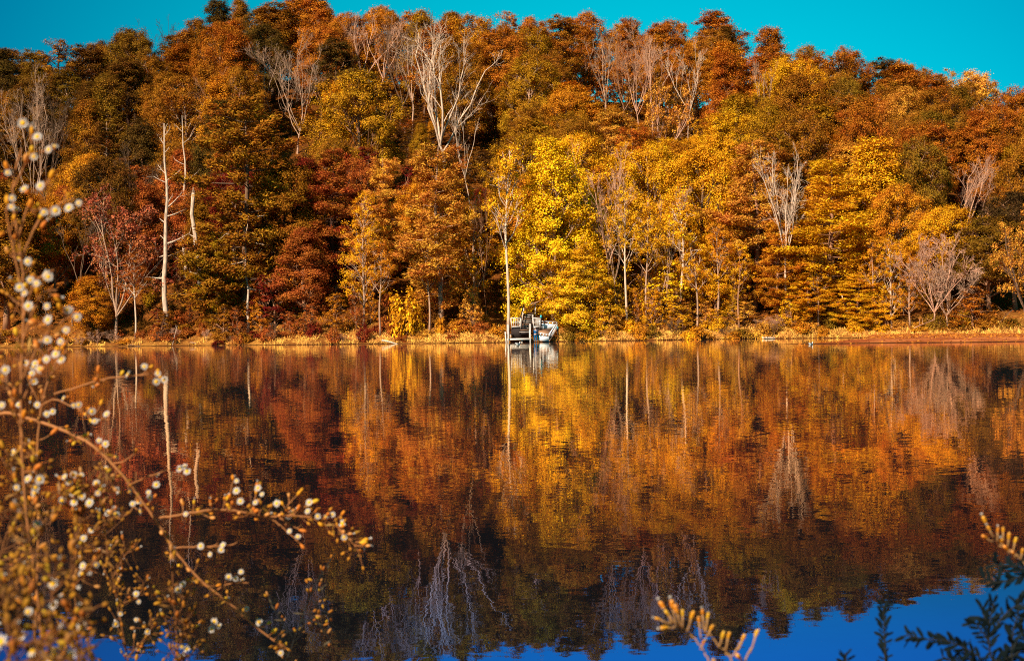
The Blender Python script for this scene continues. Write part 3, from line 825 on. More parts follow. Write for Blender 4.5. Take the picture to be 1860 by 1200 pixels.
for p, s in ((742, 84), (756, 90), (768, 80), (782, 88), (796, 78), (808, 92), (826, 84), (842, 78), (858, 90), (872, 82), (890, 88), (905, 80), (750, 76), (780, 72), (730, 94), (502, 80), (520, 86), (536, 78), (552, 90), (575, 80), (590, 86), (606, 78), (615, 90), (1250, 104), (770, 56), (785, 66), (812, 60), (838, 66), (850, 56), (868, 62), (885, 66), (900, 60), (750, 58), (910, 70), (640, 108), (665, 112), (690, 110), (1236, 90), (1250, 94), (1262, 88), (1244, 100), (590, 82), (560, 84)):
    X, Y = where(p, s)
    plant('sapling%d' % RNG.randrange(3), X, Y, RNG.uniform(7.5, 9.5) if s > 75 and not 720 < p < 920 and not 495 < p < 620 else RNG.uniform(3.2, 4.6), 6.5, RNG.choice(('brown orange', 'rust orange', 'dark brown', 'dark brown')), 'grey')
# leafy growth hanging low over the bank
for i in range(40):
    p = RNG.uniform(1045, 1640) if i < 24 else RNG.uniform(150, 880)
    X, Y = where(p, RNG.uniform(2.2, 4.5))
    plant('sapling%d' % RNG.randrange(3), X, Y, RNG.uniform(2.4, 5), RNG.uniform(2.8, 4.6), colour_for(p, 540, 3), 'tan')

# young trees along the crest, closing the gaps between the trunks
for i in range(34):
    p = 60 + i * 52 + RNG.uniform(-16, 16); s = RNG.uniform(108, 124)
    X, Y = where(p, s)
    plant(RNG.choice(('sapling0', 'sapling1', 'sapling2', 'maple1')), X, Y, RNG.uniform(5.5, 8.5), RNG.uniform(6, 8.5), RNG.choice(('brown orange', 'dark brown', 'rust orange')), 'grey')

# understory saplings and the shrubs of the bank
for i in range(46):
    p = RNG.uniform(-20, 1830); s = RNG.uniform(4.5, 22)
    if 900 < p < 1035 and s < 12: continue
    X, Y = where(p, s)
    plant('sapling%d' % RNG.randrange(3), X, Y, RNG.uniform(2.5, 6.5), None, colour_for(p, 520, s), RNG.choice(('pale', 'tan', 'grey')))
for i in range(92):
    p = -20 + i * 20.5 + RNG.uniform(-12, 12); s = RNG.choice((RNG.uniform(0.5, 2.0), RNG.uniform(1.4, 6.0)))
    if p > 1560: s += 1.5
    if 905 < p < 1025: s += 5
    X, Y = where(p, s)
    if i % 8 == 3: col = 'russet' if p < 900 else 'olive'
    else: col = colour_for(p, 560, s)
    plant('shrub%d' % RNG.randrange(4), X, Y, RNG.uniform(0.8, 2.4), RNG.uniform(1.8, 4.4), col, 'tan')

# twiggy brush leaning over the waterline
for i in range(26):
    p = RNG.uniform(-10, 640) if i < 17 else RNG.uniform(1040, 1420)
    X, Y = where(p, RNG.uniform(0.3, 2.6))
    plant('fan%d' % RNG.randrange(2), X, Y, RNG.uniform(0.9, 2.2), RNG.uniform(1.4, 2.8), 'gold', RNG.choice(('pink', 'tan', 'grey')))

# labels of the trees: by look, then height on the slope, then neighbour, then order
ORD = 'first second third fourth fifth sixth seventh eighth ninth tenth eleventh twelfth'.split()
def zone(px):
    z = ZONES[0][1]
    for a, n in ZONES:
        if px >= a: z = n
    return z
def row_of(s):
    for a, n in ROWS:
        if s < a: return n
buckets = {}
for t in TREES:
    root, px, py, colour, noun, s, label, cat, H = t
    if label: root['label'] = label; continue
    if noun == 'shrub': noun = 'big shrub' if H > 1.7 else 'low shrub'
    if 'fan-shaped' in noun and H < 3: noun, root['group'], root['category'] = ('taller' if H > 1.5 else 'low') + ' leafless brush', 'leafless brush at the waterline', 'brush'
    if noun == 'sapling': noun = 'tall sapling' if H > 4.5 else 'small sapling'
    buckets.setdefault((colour, noun, row_of(s), zone(px)), []).append((px, root))
for (colour, noun, row, zn), lst in buckets.items():
    lst.sort(key=lambda x: x[0])
    for i, (px, root) in enumerate(lst):
        base = f'{colour} {noun} {row} {zn}'
        if len(lst) > 1: base += f', {ORD[i]} from left'
        root['label'] = base

# ------------------------------------------------------------------ dead snags, logs, driftwood
def dead_tree(px, ytop, s, seed, r0, lean, stubs, label, broken=False):
    rng = np.random.RandomState(seed)
    X, Y = where(px, s); z = gz(X, Y)
    H = CAM_H + (hor(px) - ytop) / FPX * Y - z
    root = empty('dead_tree', (X, Y, z - 0.15), label, 'dead tree', 'dead trees by the water')
    mb = MB(); n = 12
    t = np.linspace(0, 1, n)
    pts = np.stack([lean * H * t + 0.24 * np.sin(t * 8 + seed) * t ** .5 + .1 * np.sin(t * 21), 0.15 * np.cos(t * 7), H * t], 1)
    rr = r0 * (1 - (0.82 if not broken else 0.35) * t); rr[0] *= 1.3
    mb.tube(pts, rr, 9)
    if broken:
        for k in range(4):
            a = k * 1.6; q = pts[-1] + np.array([math.cos(a), math.sin(a), 0]) * rr[-1] * .6
            mb.tube([q - np.array([0, 0, .3]), q + np.array([0, 0, rng.uniform(.2, .8)])], [rr[-1] * .4, 0.02], 4)
    o = link('trunk', mb.build('trunk', M_DEADWOOD, True), root); o.color = (*BARK['white'], 1)
    for (u, L, ang, updir) in stubs:
        b = MB(); q = np.array([np.interp(u, t, pts[:, k]) for k in range(3)])
        d = unit(np.array([math.cos(ang), math.sin(ang) * .5, updir]))
        e = q + d * L; mid = (q + e) / 2 + np.array([0, 0, -0.08 * L])
        pp = bez(q, mid, e, 5)
        b.tube(pp, np.linspace(np.interp(u, t, rr) * .55, 0.03, 5), 5)
        for _ in range(2 if L > 1 else 0):
            k = rng.randint(2, 5); dd = unit(d + rng.normal(0, .6, 3))
            b.tube([pp[k], pp[k] + dd * L * .3, pp[k] + dd * L * .45 + np.array([0, 0, .1])], [0.03, 0.02, 0.01], 4)
        c = link('limb', b.build('limb', M_DEADWOOD, True), root); c.color = (*BARK['white'], 1)
dead_tree(301, 222, 4.5, 3, 0.40, 0.012, [(.27, 1.6, PI, .1), (.38, 0.9, PI, -.3), (.43, 3.4, 0.1, .45), (.45, .9, PI, .9), (.53, 1.0, PI * .9, .7), (.56, 2.2, 0, .35), (.60, 2.9, .2, 1.0), (.62, 1.4, 0, 1.6),
          (.72, 1.9, PI, .5), (.73, 2.3, 0, .75), (.76, 1.6, PI, 1.2), (.86, 1.0, 0, 1.2), (.9, 1.1, PI, 1.5), (.94, 1.2, 0, 1.3), (.97, .9, .3, 1.8)], 'tall pale dead snag with broken stub limbs at the water')
dead_tree(368, 348, 13, 5, 0.36, -0.075, [(.25, 1.8, 0, -.2), (.3, 1.5, PI, .3), (.62, .9, PI, .5)], 'thick broken dead trunk leaning left beside the tall snag', True)
dead_tree(338, 208, 24, 9, 0.28, 0.0, [(.6, 2.2, 0, .7), (.7, 1.6, PI, .5), (.83, 1.6, 0, .9), (.9, 1.2, PI, 1)], 'thin dead trunk behind the leaning broken trunk')
dead_tree(450, 390, 5, 12, 0.2, 0.0, [(.2, 1.6, 0, -.3), (.4, 1.9, 0, -.5), (.62, 2.2, PI, -.2), (.66, 1.9, .2, .2), (.8, 2.2, 0, -.3), (.85, 2.6, PI, .0), (.95, 1.6, 0, .5)], 'dead stem with drooping white limbs inside the dark orange pine')

def log(a, b, r, label, bark='white', name='fallen_log', group='driftwood along the shore', cat='log', twigs=0, seed=1):
    rng = np.random.RandomState(seed)
    a, b = Vector(a), Vector(b)
    o = empty(name, a, label, cat, group)
    mb = MB(); d = np.array(b - a)
    t = np.linspace(0, 1, 8)[:, None]
    pts = d * t + np.array([0, 0, 1]) * 0.04 * np.sin(t * 5) * np.linalg.norm(d)*.3
    mb.tube(pts, np.linspace(r, r * .45, 8), 8)
    c = link('stem', mb.build('stem', M_DEADWOOD, True), o); c.color = (*BARK[bark], 1)
    for k in range(twigs):
        m2 = MB(); i = rng.randint(2, 7); q = pts[i]
        dd = unit(rng.normal(0, .5, 3) + np.array([0, -.2, 1]) + unit(d) * .5); L = np.linalg.norm(d) * rng.uniform(.2, .4)
        m2.tube(bez(q, q + dd * L * .5 + rng.normal(0, .08, 3), q + dd * L, 5), np.linspace(r * .5, .012, 5), 5)
        c = link('limb', m2.build('limb', M_DEADWOOD, True), o); c.color = (*BARK[bark], 1)
def shore_pt(px, s, dz=0.0):
    X, Y = where(px, s); return (X, Y, max(gz(X, Y), 0) + dz)
log(shore_pt(648, 1.6, .35), shore_pt(664, .9, .1), 0.10, 'short white log lying on the straw bank left of the copper pine')
log(shore_pt(694, -0.2, .42), shore_pt(722, -1.2, .02), 0.13, 'white log with its thin end dipping into the water below the copper pine')
log(shore_pt(1384, -0.6, .10), shore_pt(1408, -0.4, .12), 0.16, 'pale log lying level at the waterline below the golden pines')
log(shore_pt(313, 0.2, .0), shore_pt(322, 0.6, 2.4), 0.05, 'thin forked white branch standing at the waterline near the dead snag', twigs=3, seed=4)
log(shore_pt(232, 0.3, .1), shore_pt(255, -0.8, .05), 0.06, 'grey driftwood branch at the waterline left of the dead snag', 'grey', twigs=3, seed=7)
log(shore_pt(345, 0.8, .25), shore_pt(356, 0.2, .35), 0.08, 'short pale stick on the bank right of the dead snag', 'pale')
log(at(1660, 596, 152), at(1697, 580, 152), 0.04, 'thin pale branch leaning over the bank under the fan-shaped bare trees', 'pink', twigs=4, seed=9)
log(shore_pt(1530, 3.2, 3.6), shore_pt(1545, 2.6, .9), 0.06, 'crooked white dead branch hanging in the biggest golden pine', 'white', twigs=3, seed=11)
log(shore_pt(1840, 2, 2.0), shore_pt(1815, -2, 1.2), 0.05, 'grey dead bough reaching over the spit end', 'grey', twigs=4, seed=12)

# ------------------------------------------------------------------ dry grass and fallen leaves (uncountable)
def dry_grass():
    rng = np.random.RandomState(21)
    mb = MB()
    n = 30000
    X = rng.uniform(-80, 68, n); s = rng.gamma(2.2, 0.75, n) - 0.1
    Y = shore_y(X) + s + 0.5 * np.sin(X * 0.31) + 0.35 * np.sin(X * 0.9 + 1)
    keep = (wobble(X * 1.7, Y * 1.7, _WS) > -0.16 + 0.3 * sst(-24, -40, X)) & (rng.uniform(size=n) > 0.45 * sst(-20, -40, X)) & ~((X > -0.8) & (X < 5.6) & (s < 4.5)); X, Y = X[keep], Y[keep]
    Z = ground_z(X, Y); n = len(X)
    L = rng.uniform(0.2, 0.62, n)
    A = unit(rng.normal(size=(n, 3)) * np.array([.5, .5, .2]) + np.array([0, -.15, 0.8]))
    N = unit(rng.normal(size=(n, 3)) * .5 + np.array([0, -1, .4]))
    mb.blades(np.stack([X, Y, Z], 1) + A * L[:, None] * .45, N, A, L, L * 0.16)
    o = link('dry_grass', mb.build('dry_grass', M_LEAF)); o.color = (*lin(216, 154, 70, 1.0), 1)
    tag(o, 'dry straw coloured grass along the far bank', 'grass', kind='stuff')
    mb = MB(); n = 26000
    X = rng.uniform(-75, 66, n); s = rng.uniform(1.5, 60, n); Y = shore_y(X) + s
    C = np.stack([X, Y, ground_z(X, Y) + rng.uniform(0.02, .12, n)], 1)
    N = unit(rng.normal(size=(n, 3)) * .45 + np.array([0, -.3, 1])); A = rng.normal(size=(n, 3)); L = rng.uniform(.18, .4, n)
    mb.blades(C, N, A, L, L * .7)
    n2 = 5000; X = rng.uniform(24, 62, n2); Y = rng.uniform(112, 166, n2); k = spit(X, Y) > .4; X, Y = X[k], Y[k]; n2 = len(X)
    C = np.stack([X, Y, ground_z(X, Y) + .03], 1); L = rng.uniform(.12, .34, n2)
    mb.blades(C, unit(rng.normal(size=(n2, 3)) * .4 + np.array([0, -.3, 1])), rng.normal(size=(n2, 3)), L, L * .6)
    o = link('fallen_leaves', mb.build('fallen_leaves', M_LEAF)); o.color = (*lin(176, 100, 36), 1)
    tag(o, 'fallen orange leaves covering the forest floor', 'leaves', kind='stuff')
    mb = MB(); n = 2600
    X = rng.uniform(-4, 4, n); Y = rng.uniform(0.2, 3.4, n)
    L = rng.uniform(.12, .4, n); A = unit(rng.normal(size=(n, 3)) * .35 + np.array([0, 0, 1])); N = unit(rng.normal(size=(n, 3)) * .5 + np.array([0, -1, .2]))
    mb.blades(np.stack([X, Y, ground_z(X, Y)], 1) + A * L[:, None] * .45, N, A, L, L * .05)
    o = link('bank_grass', mb.build('bank_grass', M_LEAF)); o.color = (*lin(140, 112, 50), 1)
    tag(o, 'short grass on the near bank under the flowers', 'grass', kind='stuff')
dry_grass()
# ------------------------------------------------------------------ the wooden dock, its steps and the white float
def pt(px, py, d): return np.array(at(px, py, d))
DK = float(where(943, -1.6)[1])                      # distance of the dock's front edge
def board_part(name, parent, mat, beams=(), boxes=(), origin=None):
    mb = MB()
    o = np.array(parent.location)
    for a, b, w, h in beams: mb.beam(np.asarray(a) - o, np.asarray(b) - o, w, h)
    for c, s in boxes: mb.box(np.asarray(c) - o, s)
    return link(name, mb.build(name, mat), parent)

M_OLDWHITE = wood_material('worn_white_paint', (0.70, 0.63, 0.56), (0.46, 0.36, 0.28))
def build_dock():
    L, Rr = pt(923.2, 614, DK), pt(963.2, 614, DK)
    x0, x1, zd = L[0], Rr[0], 0.46
    y0, y1 = DK, DK + 2.7
    dock = empty('dock', ((x0 + x1) / 2, DK, 0), 'low wooden dock on posts at the water with a pale fascia board', 'dock')
    n = 14
    board_part('deck', dock, M_PALEWOOD, [((x0 - .1, y0 + .1 + i * .19, zd), (x1 + .1, y0 + .1 + i * .19, zd), .175, .045) for i in range(n)])
    board_part('fascia', dock, M_OLDWHITE, [((x0 - .12, y0 - .03, zd - .1), (x1 + .12, y0 - .03, zd - .1), .05, .2)])
    for x, top, lean in ((x0, 2.08, 0), (x1, 2.14, 0)):
        board_part('post', dock, M_OLDWHITE, [((x, y0 - .13, -1.2), (x, y0 - .13, top), .15, .15)])
    board_part('post', dock, M_PALEWOOD, [((x0 + (x1 - x0) * .62, y0 + .2, -1.2), (x0 + (x1 - x0) * .62, y0 + .2, zd - .05), .12, .12)])
    for x in (x0 + .05, x1 - .05):
        board_part('post', dock, M_PALEWOOD, [((x, y1 - .1, -.8), (x, y1 - .1, zd + 1.0), .11, .11)])
    board_part('post', dock, M_OLDWHITE, [((x0 - .16, y0 + .0, -.9), (x0 - .34, y0 + .1, 1.25), .11, .11)])
    # side rails, left and right of the deck
    for x, nb in ((x0 + .02, 5), (x1 - .02, 5)):
        bm = [((x, y0 + .1, zd + .95), (x, y1 - .1, zd + .95), .09, .05), ((x, y0 + .1, zd + .2), (x, y1 - .1, zd + .2), .07, .05)]
        bm += [((x, y0 + .35 + k * .45, zd + .2), (x, y0 + .35 + k * .45, zd + .95), .05, .05) for k in range(nb)]
        board_part('side_rail', dock, M_PALEWOOD, bm)
    # small bench boards on the deck's left
    board_part('bench', dock, M_PALEWOOD, [((x0 + .25, y0 + .5, zd + .45), (x0 + .25, y1 - .3, zd + .45), .34, .05), ((x0 + .25, y0 + .6, zd), (x0 + .25, y0 + .6, zd + .42), .08, .28), ((x0 + .25, y1 - .4, zd), (x0 + .25, y1 - .4, zd + .42), .08, .28)])

    # landing railings on both sides of the steps
    for pa, pb, py, lab in ((930.0, 946.0, 594, 'white baluster railing on the landing left of the dock steps'), (970.0, 981.0, 594, 'white baluster railing on the landing right of the dock steps')):
        a, b = pt(pa, py, y1 + .5), pt(pb, py, y1 + .5)
        rl = empty('landing', ((a[0] + b[0]) / 2, y1 + .5, a[2] - 1.3), lab, 'railing', 'railed landings beside the dock steps')
        zt = a[2] + 1.08
        xs = np.linspace(a[0], b[0], 6)
        board_part('rail', rl, M_OLDWHITE, [((a[0] - .14, a[1], zt), (b[0] + .08, a[1], zt), .12, .09), ((a[0] - .05, a[1], a[2] + .55), (b[0], a[1], a[2] + .55), .06, .06), ((a[0] - .03, a[1], a[2] + .05), (b[0] + .03, a[1], a[2] + .05), .1, .12)])
        for k, x in enumerate(xs):
            big = k in (0, 5)
            board_part('post' if big else 'baluster', rl, M_OLDWHITE, [((x - (.12 if k == 0 else 0), a[1] + .01, zt - .04), (x, a[1] + .01, a[2] - (.12 if big else 0)), .11 if big else .055, .11 if big else .055)])
        board_part('floor', rl, M_PALEWOOD, [((a[0], a[1] + .25 + j * .2, a[2] - .03), (b[0], a[1] + .25 + j * .2, a[2] - .03), .185, .045) for j in range(6)])
        board_part('shade_skirt', rl, M_DARKWOOD_SHADE, [((a[0] - .1, a[1] + .12, a[2] - .68), (b[0] + (.7 if pa < 940 else .1), a[1] + .12, a[2] - .68), .05, 1.25)])  # near-black sheet standing in for the shade below the landing

    # the steps climbing the bank
    A, B = pt(953.5, 603, y1 + .1), pt(962, 568.5, y1 + 5.2)
    st = empty('stairway', A - np.array([0, 0, .1]), 'wooden steps climbing from the dock up the bank', 'steps')
    N = 11
    for i in range(N):
        t = i / (N - 1); c = A + (B - A) * t
        w = 1.15 - .12 * t + (.15 if i < 2 else 0)
        board_part('tread', st, M_BROWNWOOD if i % 3 == 1 else M_PALEWOOD, [(c + np.array([-w / 2, .14, 0]), c + np.array([w / 2, .14, 0]), .34, .06)])
    board_part('shade_gap_risers', st, M_DARKWOOD_SHADE, [(A + (B - A) * (i / (N - 1)) + np.array([-.5, .02, -.13]), A + (B - A) * (i / (N - 1)) + np.array([.5, .02, -.13]), .04, .2) for i in range(N)])  # boards coloured dark to stand in for the shaded gaps between treads
    for sgn in (-1, 1):
        off = np.array([sgn * .62, .1, -.12])
        board_part('stringer', st, M_DARKWOOD_SHADE, [(A + off, B + off, .07, .28)])
        ts = (.12, .42, .74, 1.0) if sgn < 0 else (.45, 1.0)
        for t in ts:
            c = A + (B - A) * t + np.array([sgn * .7, .1, 0])
            board_part('post', st, M_PALEWOOD if t < 1 else M_OLDWHITE, [(c + np.array([0, 0, -.5]), c + np.array([0, 0, 1.05]), .12, .12)])
        t0 = ts[0]
        board_part('handrail', st, M_DARKWOOD_SHADE, [(A + (B - A) * t0 + np.array([sgn * .7, .1, 1.0]), B + np.array([sgn * .7, .1, 1.0]), .09, .1)])

    # tilted white float pulled up on the bank
    d0, d1 = DK + .6, DK + 4.2
    FL, FR, RL, RR = pt(977, 618.6, d0), pt(997.5, 620.2, d0), pt(979.3, 597.0, d1), pt(1005, 598.5, d1)
    fl = empty('float', (FL + FR) / 2, 'white panelled float tilted up on the bank right of the dock', 'raft')
    o = np.array(fl.location)
    def quad_slab(name, a, b, c, d, th, mat):
        a, b, c, d = (np.asarray(p) - o for p in (a, b, c, d))
        n = np.cross(b - a, d - a); n = n / np.linalg.norm(n) * th
        mb = MB(); mb.add([a, b, c, d, a + n, b + n, c + n, d + n], [(3, 2, 1, 0), (4, 5, 6, 7), (0, 1, 5, 4), (1, 2, 6, 5), (2, 3, 7, 6), (3, 0, 4, 7)])
        return link(name, mb.build(name, mat), fl)
    up = np.array([0, 0, 1.0])
    quad_slab('deck', FL + up * .62, FR + up * .55, RR - up * .05, RL - up * .05, .07, M_BROWNWOOD)
    quad_slab('front_panel', FL + up * .02, FR + up * .0, FR + up * .60, FL + up * .66, -.06, M_WHITE)
    quad_slab('rear_panel', RL, RR + np.array([.45, .2, .05]), RR + np.array([.5, .25, .62]), RL + up * .66, -.06, M_WHITE)
    k = np.linspace(0, 1, 5)
    board_part('front_rail', fl, M_WHITE, [(FL + up * .93, FR + up * .84, .07, .07)] + [(FL + (FR - FL) * t + up * .6, FL + (FR - FL) * t + up * (.92 - .07 * t), .09, .07) for t in k])
    r0, r1 = RL + up * .62, RR + np.array([.5, .25, .58])
    board_part('rear_rail', fl, M_WHITE, [(r0 + up * .3, r1 + up * .3, .07, .07)] + [(r0 + (r1 - r0) * t, r0 + (r1 - r0) * t + up * .28, .09, .07) for t in k])
    s0, s1 = FR + np.array([.02, 0, .02]), RR + np.array([.5, .25, .0])
    board_part('side_board', fl, M_BROWNWOOD, [(s0 + up * .05, s1 + up * .02, .07, .2)])
    board_part('side_rail', fl, M_WHITE, [(s0 + up * .84, s1 + up * .86, .11, .08)])
    for t in np.linspace(.08, .94, 7):
        p = s0 + (s1 - s0) * t
        board_part('baluster', fl, M_WHITE, [(p + up * .1, p + up * .84, .06, .06)])
    # mooring posts with turquoise caps
    M_TURQ = plain_material('turquoise_paint', (0.02, 0.42, 0.46), .5, .4, .15)
    for px, py, d, h, lab in ((982.7, 577, y1 + 1.0, .32, 'dark post with a turquoise cap behind the right landing railing'), (1013.2, 600, d1 + .3, .5, 'dark post with a turquoise cap at the far corner of the white float')):
        p = pt(px, py, d); g = gz(p[0], p[1])
        r = empty('mooring_post', (p[0], p[1], min(g, p[2] - 1.2)), lab, 'post', 'turquoise capped posts by the dock')
        q = p - np.array(r.location)
        mb = MB(); mb.tube([(q[0], q[1], -.2), (q[0], q[1], q[2])], [.09, .09], 10); link('shaft', mb.build('shaft', M_DARKWOOD_SHADE, True), r)
        mb = MB(); mb.tube([(q[0], q[1], q[2] - .02), (q[0], q[1], q[2] + h * .8), (q[0], q[1], q[2] + h)], [.12, .12, .05], 12); link('cap', mb.build('cap', M_TURQ, True), r)
build_dock()

# ------------------------------------------------------------------ the person beside the dock
def skin_mesh(name, verts, edges, radii, mat, root=0, sub=2):
    me = bpy.data.meshes.new(name); me.from_pydata(verts, edges, [])
    o = bpy.data.objects.new(name, me); COLL.objects.link(o)
    m = o.modifiers.new('skin', 'SKIN'); m.use_smooth_shade = True
    for v, r in zip(me.skin_vertices[0].data, radii): v.radius = (r, r) if isinstance(r, float) else r
    me.skin_vertices[0].data[root].use_root = True
    s = o.modifiers.new('sub', 'SUBSURF'); s.levels = s.render_levels = sub
    dg = bpy.context.evaluated_depsgraph_get(); dg.update()
    out = bpy.data.meshes.new_from_object(o.evaluated_get(dg)); out.name = name
    out.materials.clear(); out.materials.append(mat)
    for p in out.polygons: p.use_smooth = True
    bpy.data.objects.remove(o); bpy.data.meshes.remove(me)
    return out

def build_person():
    X, Y = float(at(972.6, 615, DK + .2)[0]), DK + 0.25
    base = max(gz(X, Y), -0.02) + 0.02
    root = empty('person', (X, Y, base), 'person in blue jacket, blue jeans and a pale cap standing beside the dock', 'person')
    root.rotation_euler = (0, 0, rad(-25))
    SK = plain_material('skin', (0.62, 0.34, 0.24), .6, .3, .1)
    BL = plain_material('blue_jacket', (0.012, 0.10, 0.24), .85, .1, .2)
    JE = plain_material('blue_jeans', (0.012, 0.11, 0.24), .9, .1, .3)
    BO = plain_material('black_boots', (0.02, 0.018, 0.016), .6, .3, .2)
    CP = plain_material('pale_cap', (0.72, 0.66, 0.6), .8, .2, .1)
    V = [(0, 0, .93), (0, 0, 1.12), (0, -.01, 1.33), (0, 0, 1.45), (0, -.02, 1.52), (0, -.03, 1.60), (0, -.025, 1.68)]
    E = [(i, i + 1) for i in range(6)]
    R = [(.15, .11), (.13, .10), (.15, .10), .055, .055, (.078, .09), (.06, .075)]
    def chain(start, pts, rs):
        p = start
        for q, r in zip(pts, rs):
            V.append(q); R.append(r); E.append((p, len(V) - 1)); p = len(V) - 1
        return p
    for s in (-1, 1):
        chain(0, [(s * .095, 0, .86), (s * .12, -.02, .48), (s * .125, .02, .10), (s * .13, -.10, .04)], [.085, .062, .042, .038])
    hr = chain(2, [(.17, 0, 1.39), (.27, -.06, 1.15), (.30, -.26, 1.27)], [.055, .042, .03])      # bent arm, hand raised
    hl = chain(2, [(-.17, 0, 1.39), (-.23, .03, 1.12), (-.22, -.10, .88)], [.055, .042, .03])
    for h, d, s in ((hr, np.array([.1, -.6, .75]), 1), (hl, np.array([0, -.2, -1.0]), -1)):
        p = np.array(V[h]); d = d / np.linalg.norm(d); side = np.array([1.0, 0, 0])
        palm = chain(h, [tuple(p + d * .06)], [(.034, .016)])
        for k, (off, ln) in enumerate(((-.026, .065), (-.009, .078), (.009, .074), (.026, .058))):
            b = p + d * .085 + side * off
            chain(palm, [tuple(b), tuple(b + d * ln * .55 + np.array([0, -.006, 0])), tuple(b + d * ln + np.array([0, -.02, 0]))], [.0095, .0085, .007])
        chain(palm, [tuple(p + d * .04 - side * .035 * s), tuple(p + d * .085 - side * .06 * s)], [.011, .008])
    body = link('body', skin_mesh('body', V, E, R, SK), root)
    jv = [(0, 0, .90), (0, 0, 1.12), (0, -.01, 1.33), (0, 0, 1.43), (.175, 0, 1.38), (.27, -.06, 1.15), (.298, -.24, 1.26), (-.175, 0, 1.38), (-.235, .03, 1.12), (-.222, -.08, .90)]
    link('jacket', skin_mesh('jacket', jv, [(0, 1), (1, 2), (2, 3), (2, 4), (4, 5), (5, 6), (2, 7), (7, 8), (8, 9)], [(.175, .13), (.15, .12), (.17, .12), .07, .07, .056, .042, .07, .056, .042], BL), root)
    tv = [(0, 0, .96), (.095, 0, .86), (.12, -.02, .48), (.125, .02, .10), (-.095, 0, .86), (-.12, -.02, .48), (-.125, .02, .10)]
    link('jeans', skin_mesh('jeans', tv, [(0, 1), (1, 2), (2, 3), (0, 4), (4, 5), (5, 6)], [(.16, .125), .10, .078, .066, .10, .078, .066], JE), root)
    for s in (-1, 1):
        link('boot', skin_mesh('boot', [(s * .125, .04, .12), (s * .127, .02, .05), (s * .13, -.13, .04)], [(0, 1), (1, 2)], [.062, .058, .045], BO), root)
    link('cap', skin_mesh('cap', [(0, -.02, 1.70), (0, -.02, 1.735), (0, -.13, 1.695)], [(0, 1), (0, 2)], [(.088, .1), (.06, .07), (.06, .015)], CP), root)
    mb = MB(); mb.tube([(0, -.105, 1.605), (0, -.128, 1.588), (0, -.11, 1.58)], [.008, .014, .008], 6); link('nose', mb.build('nose', SK, True), root)
    mb = MB()
    for s in (-1, 1): mb.box((s * .03, -.108, 1.625), (.02, .012, .012))
    link('eyes', mb.build('eyes', BO), root)
    mb = MB(); mb.box((0, -.105, 1.553), (.045, .01, .01)); link('mouth', mb.build('mouth', plain_material('lips', (.4, .14, .12))), root)
    mb = MB()
    for s in (-1, 1): mb.tube([(s * .078, -.02, 1.625), (s * .09, -.01, 1.605), (s * .08, -.02, 1.575)], [.01, .018, .008], 6)
    link('ears', mb.build('ears', SK, True), root)
build_person()

# ------------------------------------------------------------------ two small water birds
def bird(px, py, s, label):
    M_W = plain_material('white_feathers', (.78, .74, .7), .8, .2, .1, 20); M_D = plain_material('dark_feathers', (.06, .045, .04), .8, .2, .2, 20); M_B = plain_material('beak', (.5, .25, .04), .5)
    p = at(px, py, 1.0); t = CAM_H / (CAM_H - p.z); X, Y = p.x * t, p.y * t
    r = empty('duck', (X, Y, 0), label, 'duck', 'ducks on the lake')
    r.scale = (s, s, s); r.rotation_euler = (0, 0, rad(20))
    link('body', skin_mesh('body', [(0, 0, .06), (.14, 0, .07), (-.16, 0, .09), (.17, 0, .17), (.19, 0, .25), (-.25, 0, .13)], [(0, 1), (0, 2), (1, 3), (3, 4), (2, 5)], [.10, .085, .075, .04, .05, .02], M_W), r)
    mb = MB()
    for sg in (-1, 1): mb.tube([(.1, sg * .09, .11), (-.05, sg * .11, .12), (-.2, sg * .05, .13)], [.02, .045, .01], 6)
    link('wings', mb.build('wings', M_D, True), r)
    mb = MB(); mb.tube([(.22, 0, .25), (.29, 0, .235)], [.022, .01], 6); link('beak', mb.build('beak', M_B, True), r)
bird(941, 625.5, 1.2, 'white duck with dark wings floating in front of the dock')
bird(1473, 625.5, 0.9, 'small white duck at the tip of the gravel spit')

# ------------------------------------------------------------------ flowering plants on the near bank
M_STEM = plain_material('aster_stem', (0.34, 0.125, 0.035), .7, .2, .25, 30)
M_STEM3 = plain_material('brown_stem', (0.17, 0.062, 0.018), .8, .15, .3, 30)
M_SHADESTEM = plain_material('shade_toned_stem', (0.012, 0.012, 0.010), .7, .2, .2, 30)  # near-black, shade on the stems put into their colour
M_PETAL = plain_material('white_petals', (0.56, 0.48, 0.41), .7, .2, .08, 40, .25)
M_DISC = plain_material('yellow_disc', (0.80, 0.42, 0.02), .8, .2, .2, 60)
M_BUD = plain_material('golden_buds', (0.66, 0.28, 0.02), .7, .25, .2, 40, .25, objcol=True)
M_PLEAF = plain_material('aster_leaves', (0.30, 0.17, 0.03), .6, .3, .35, 25, .3, objcol=True)

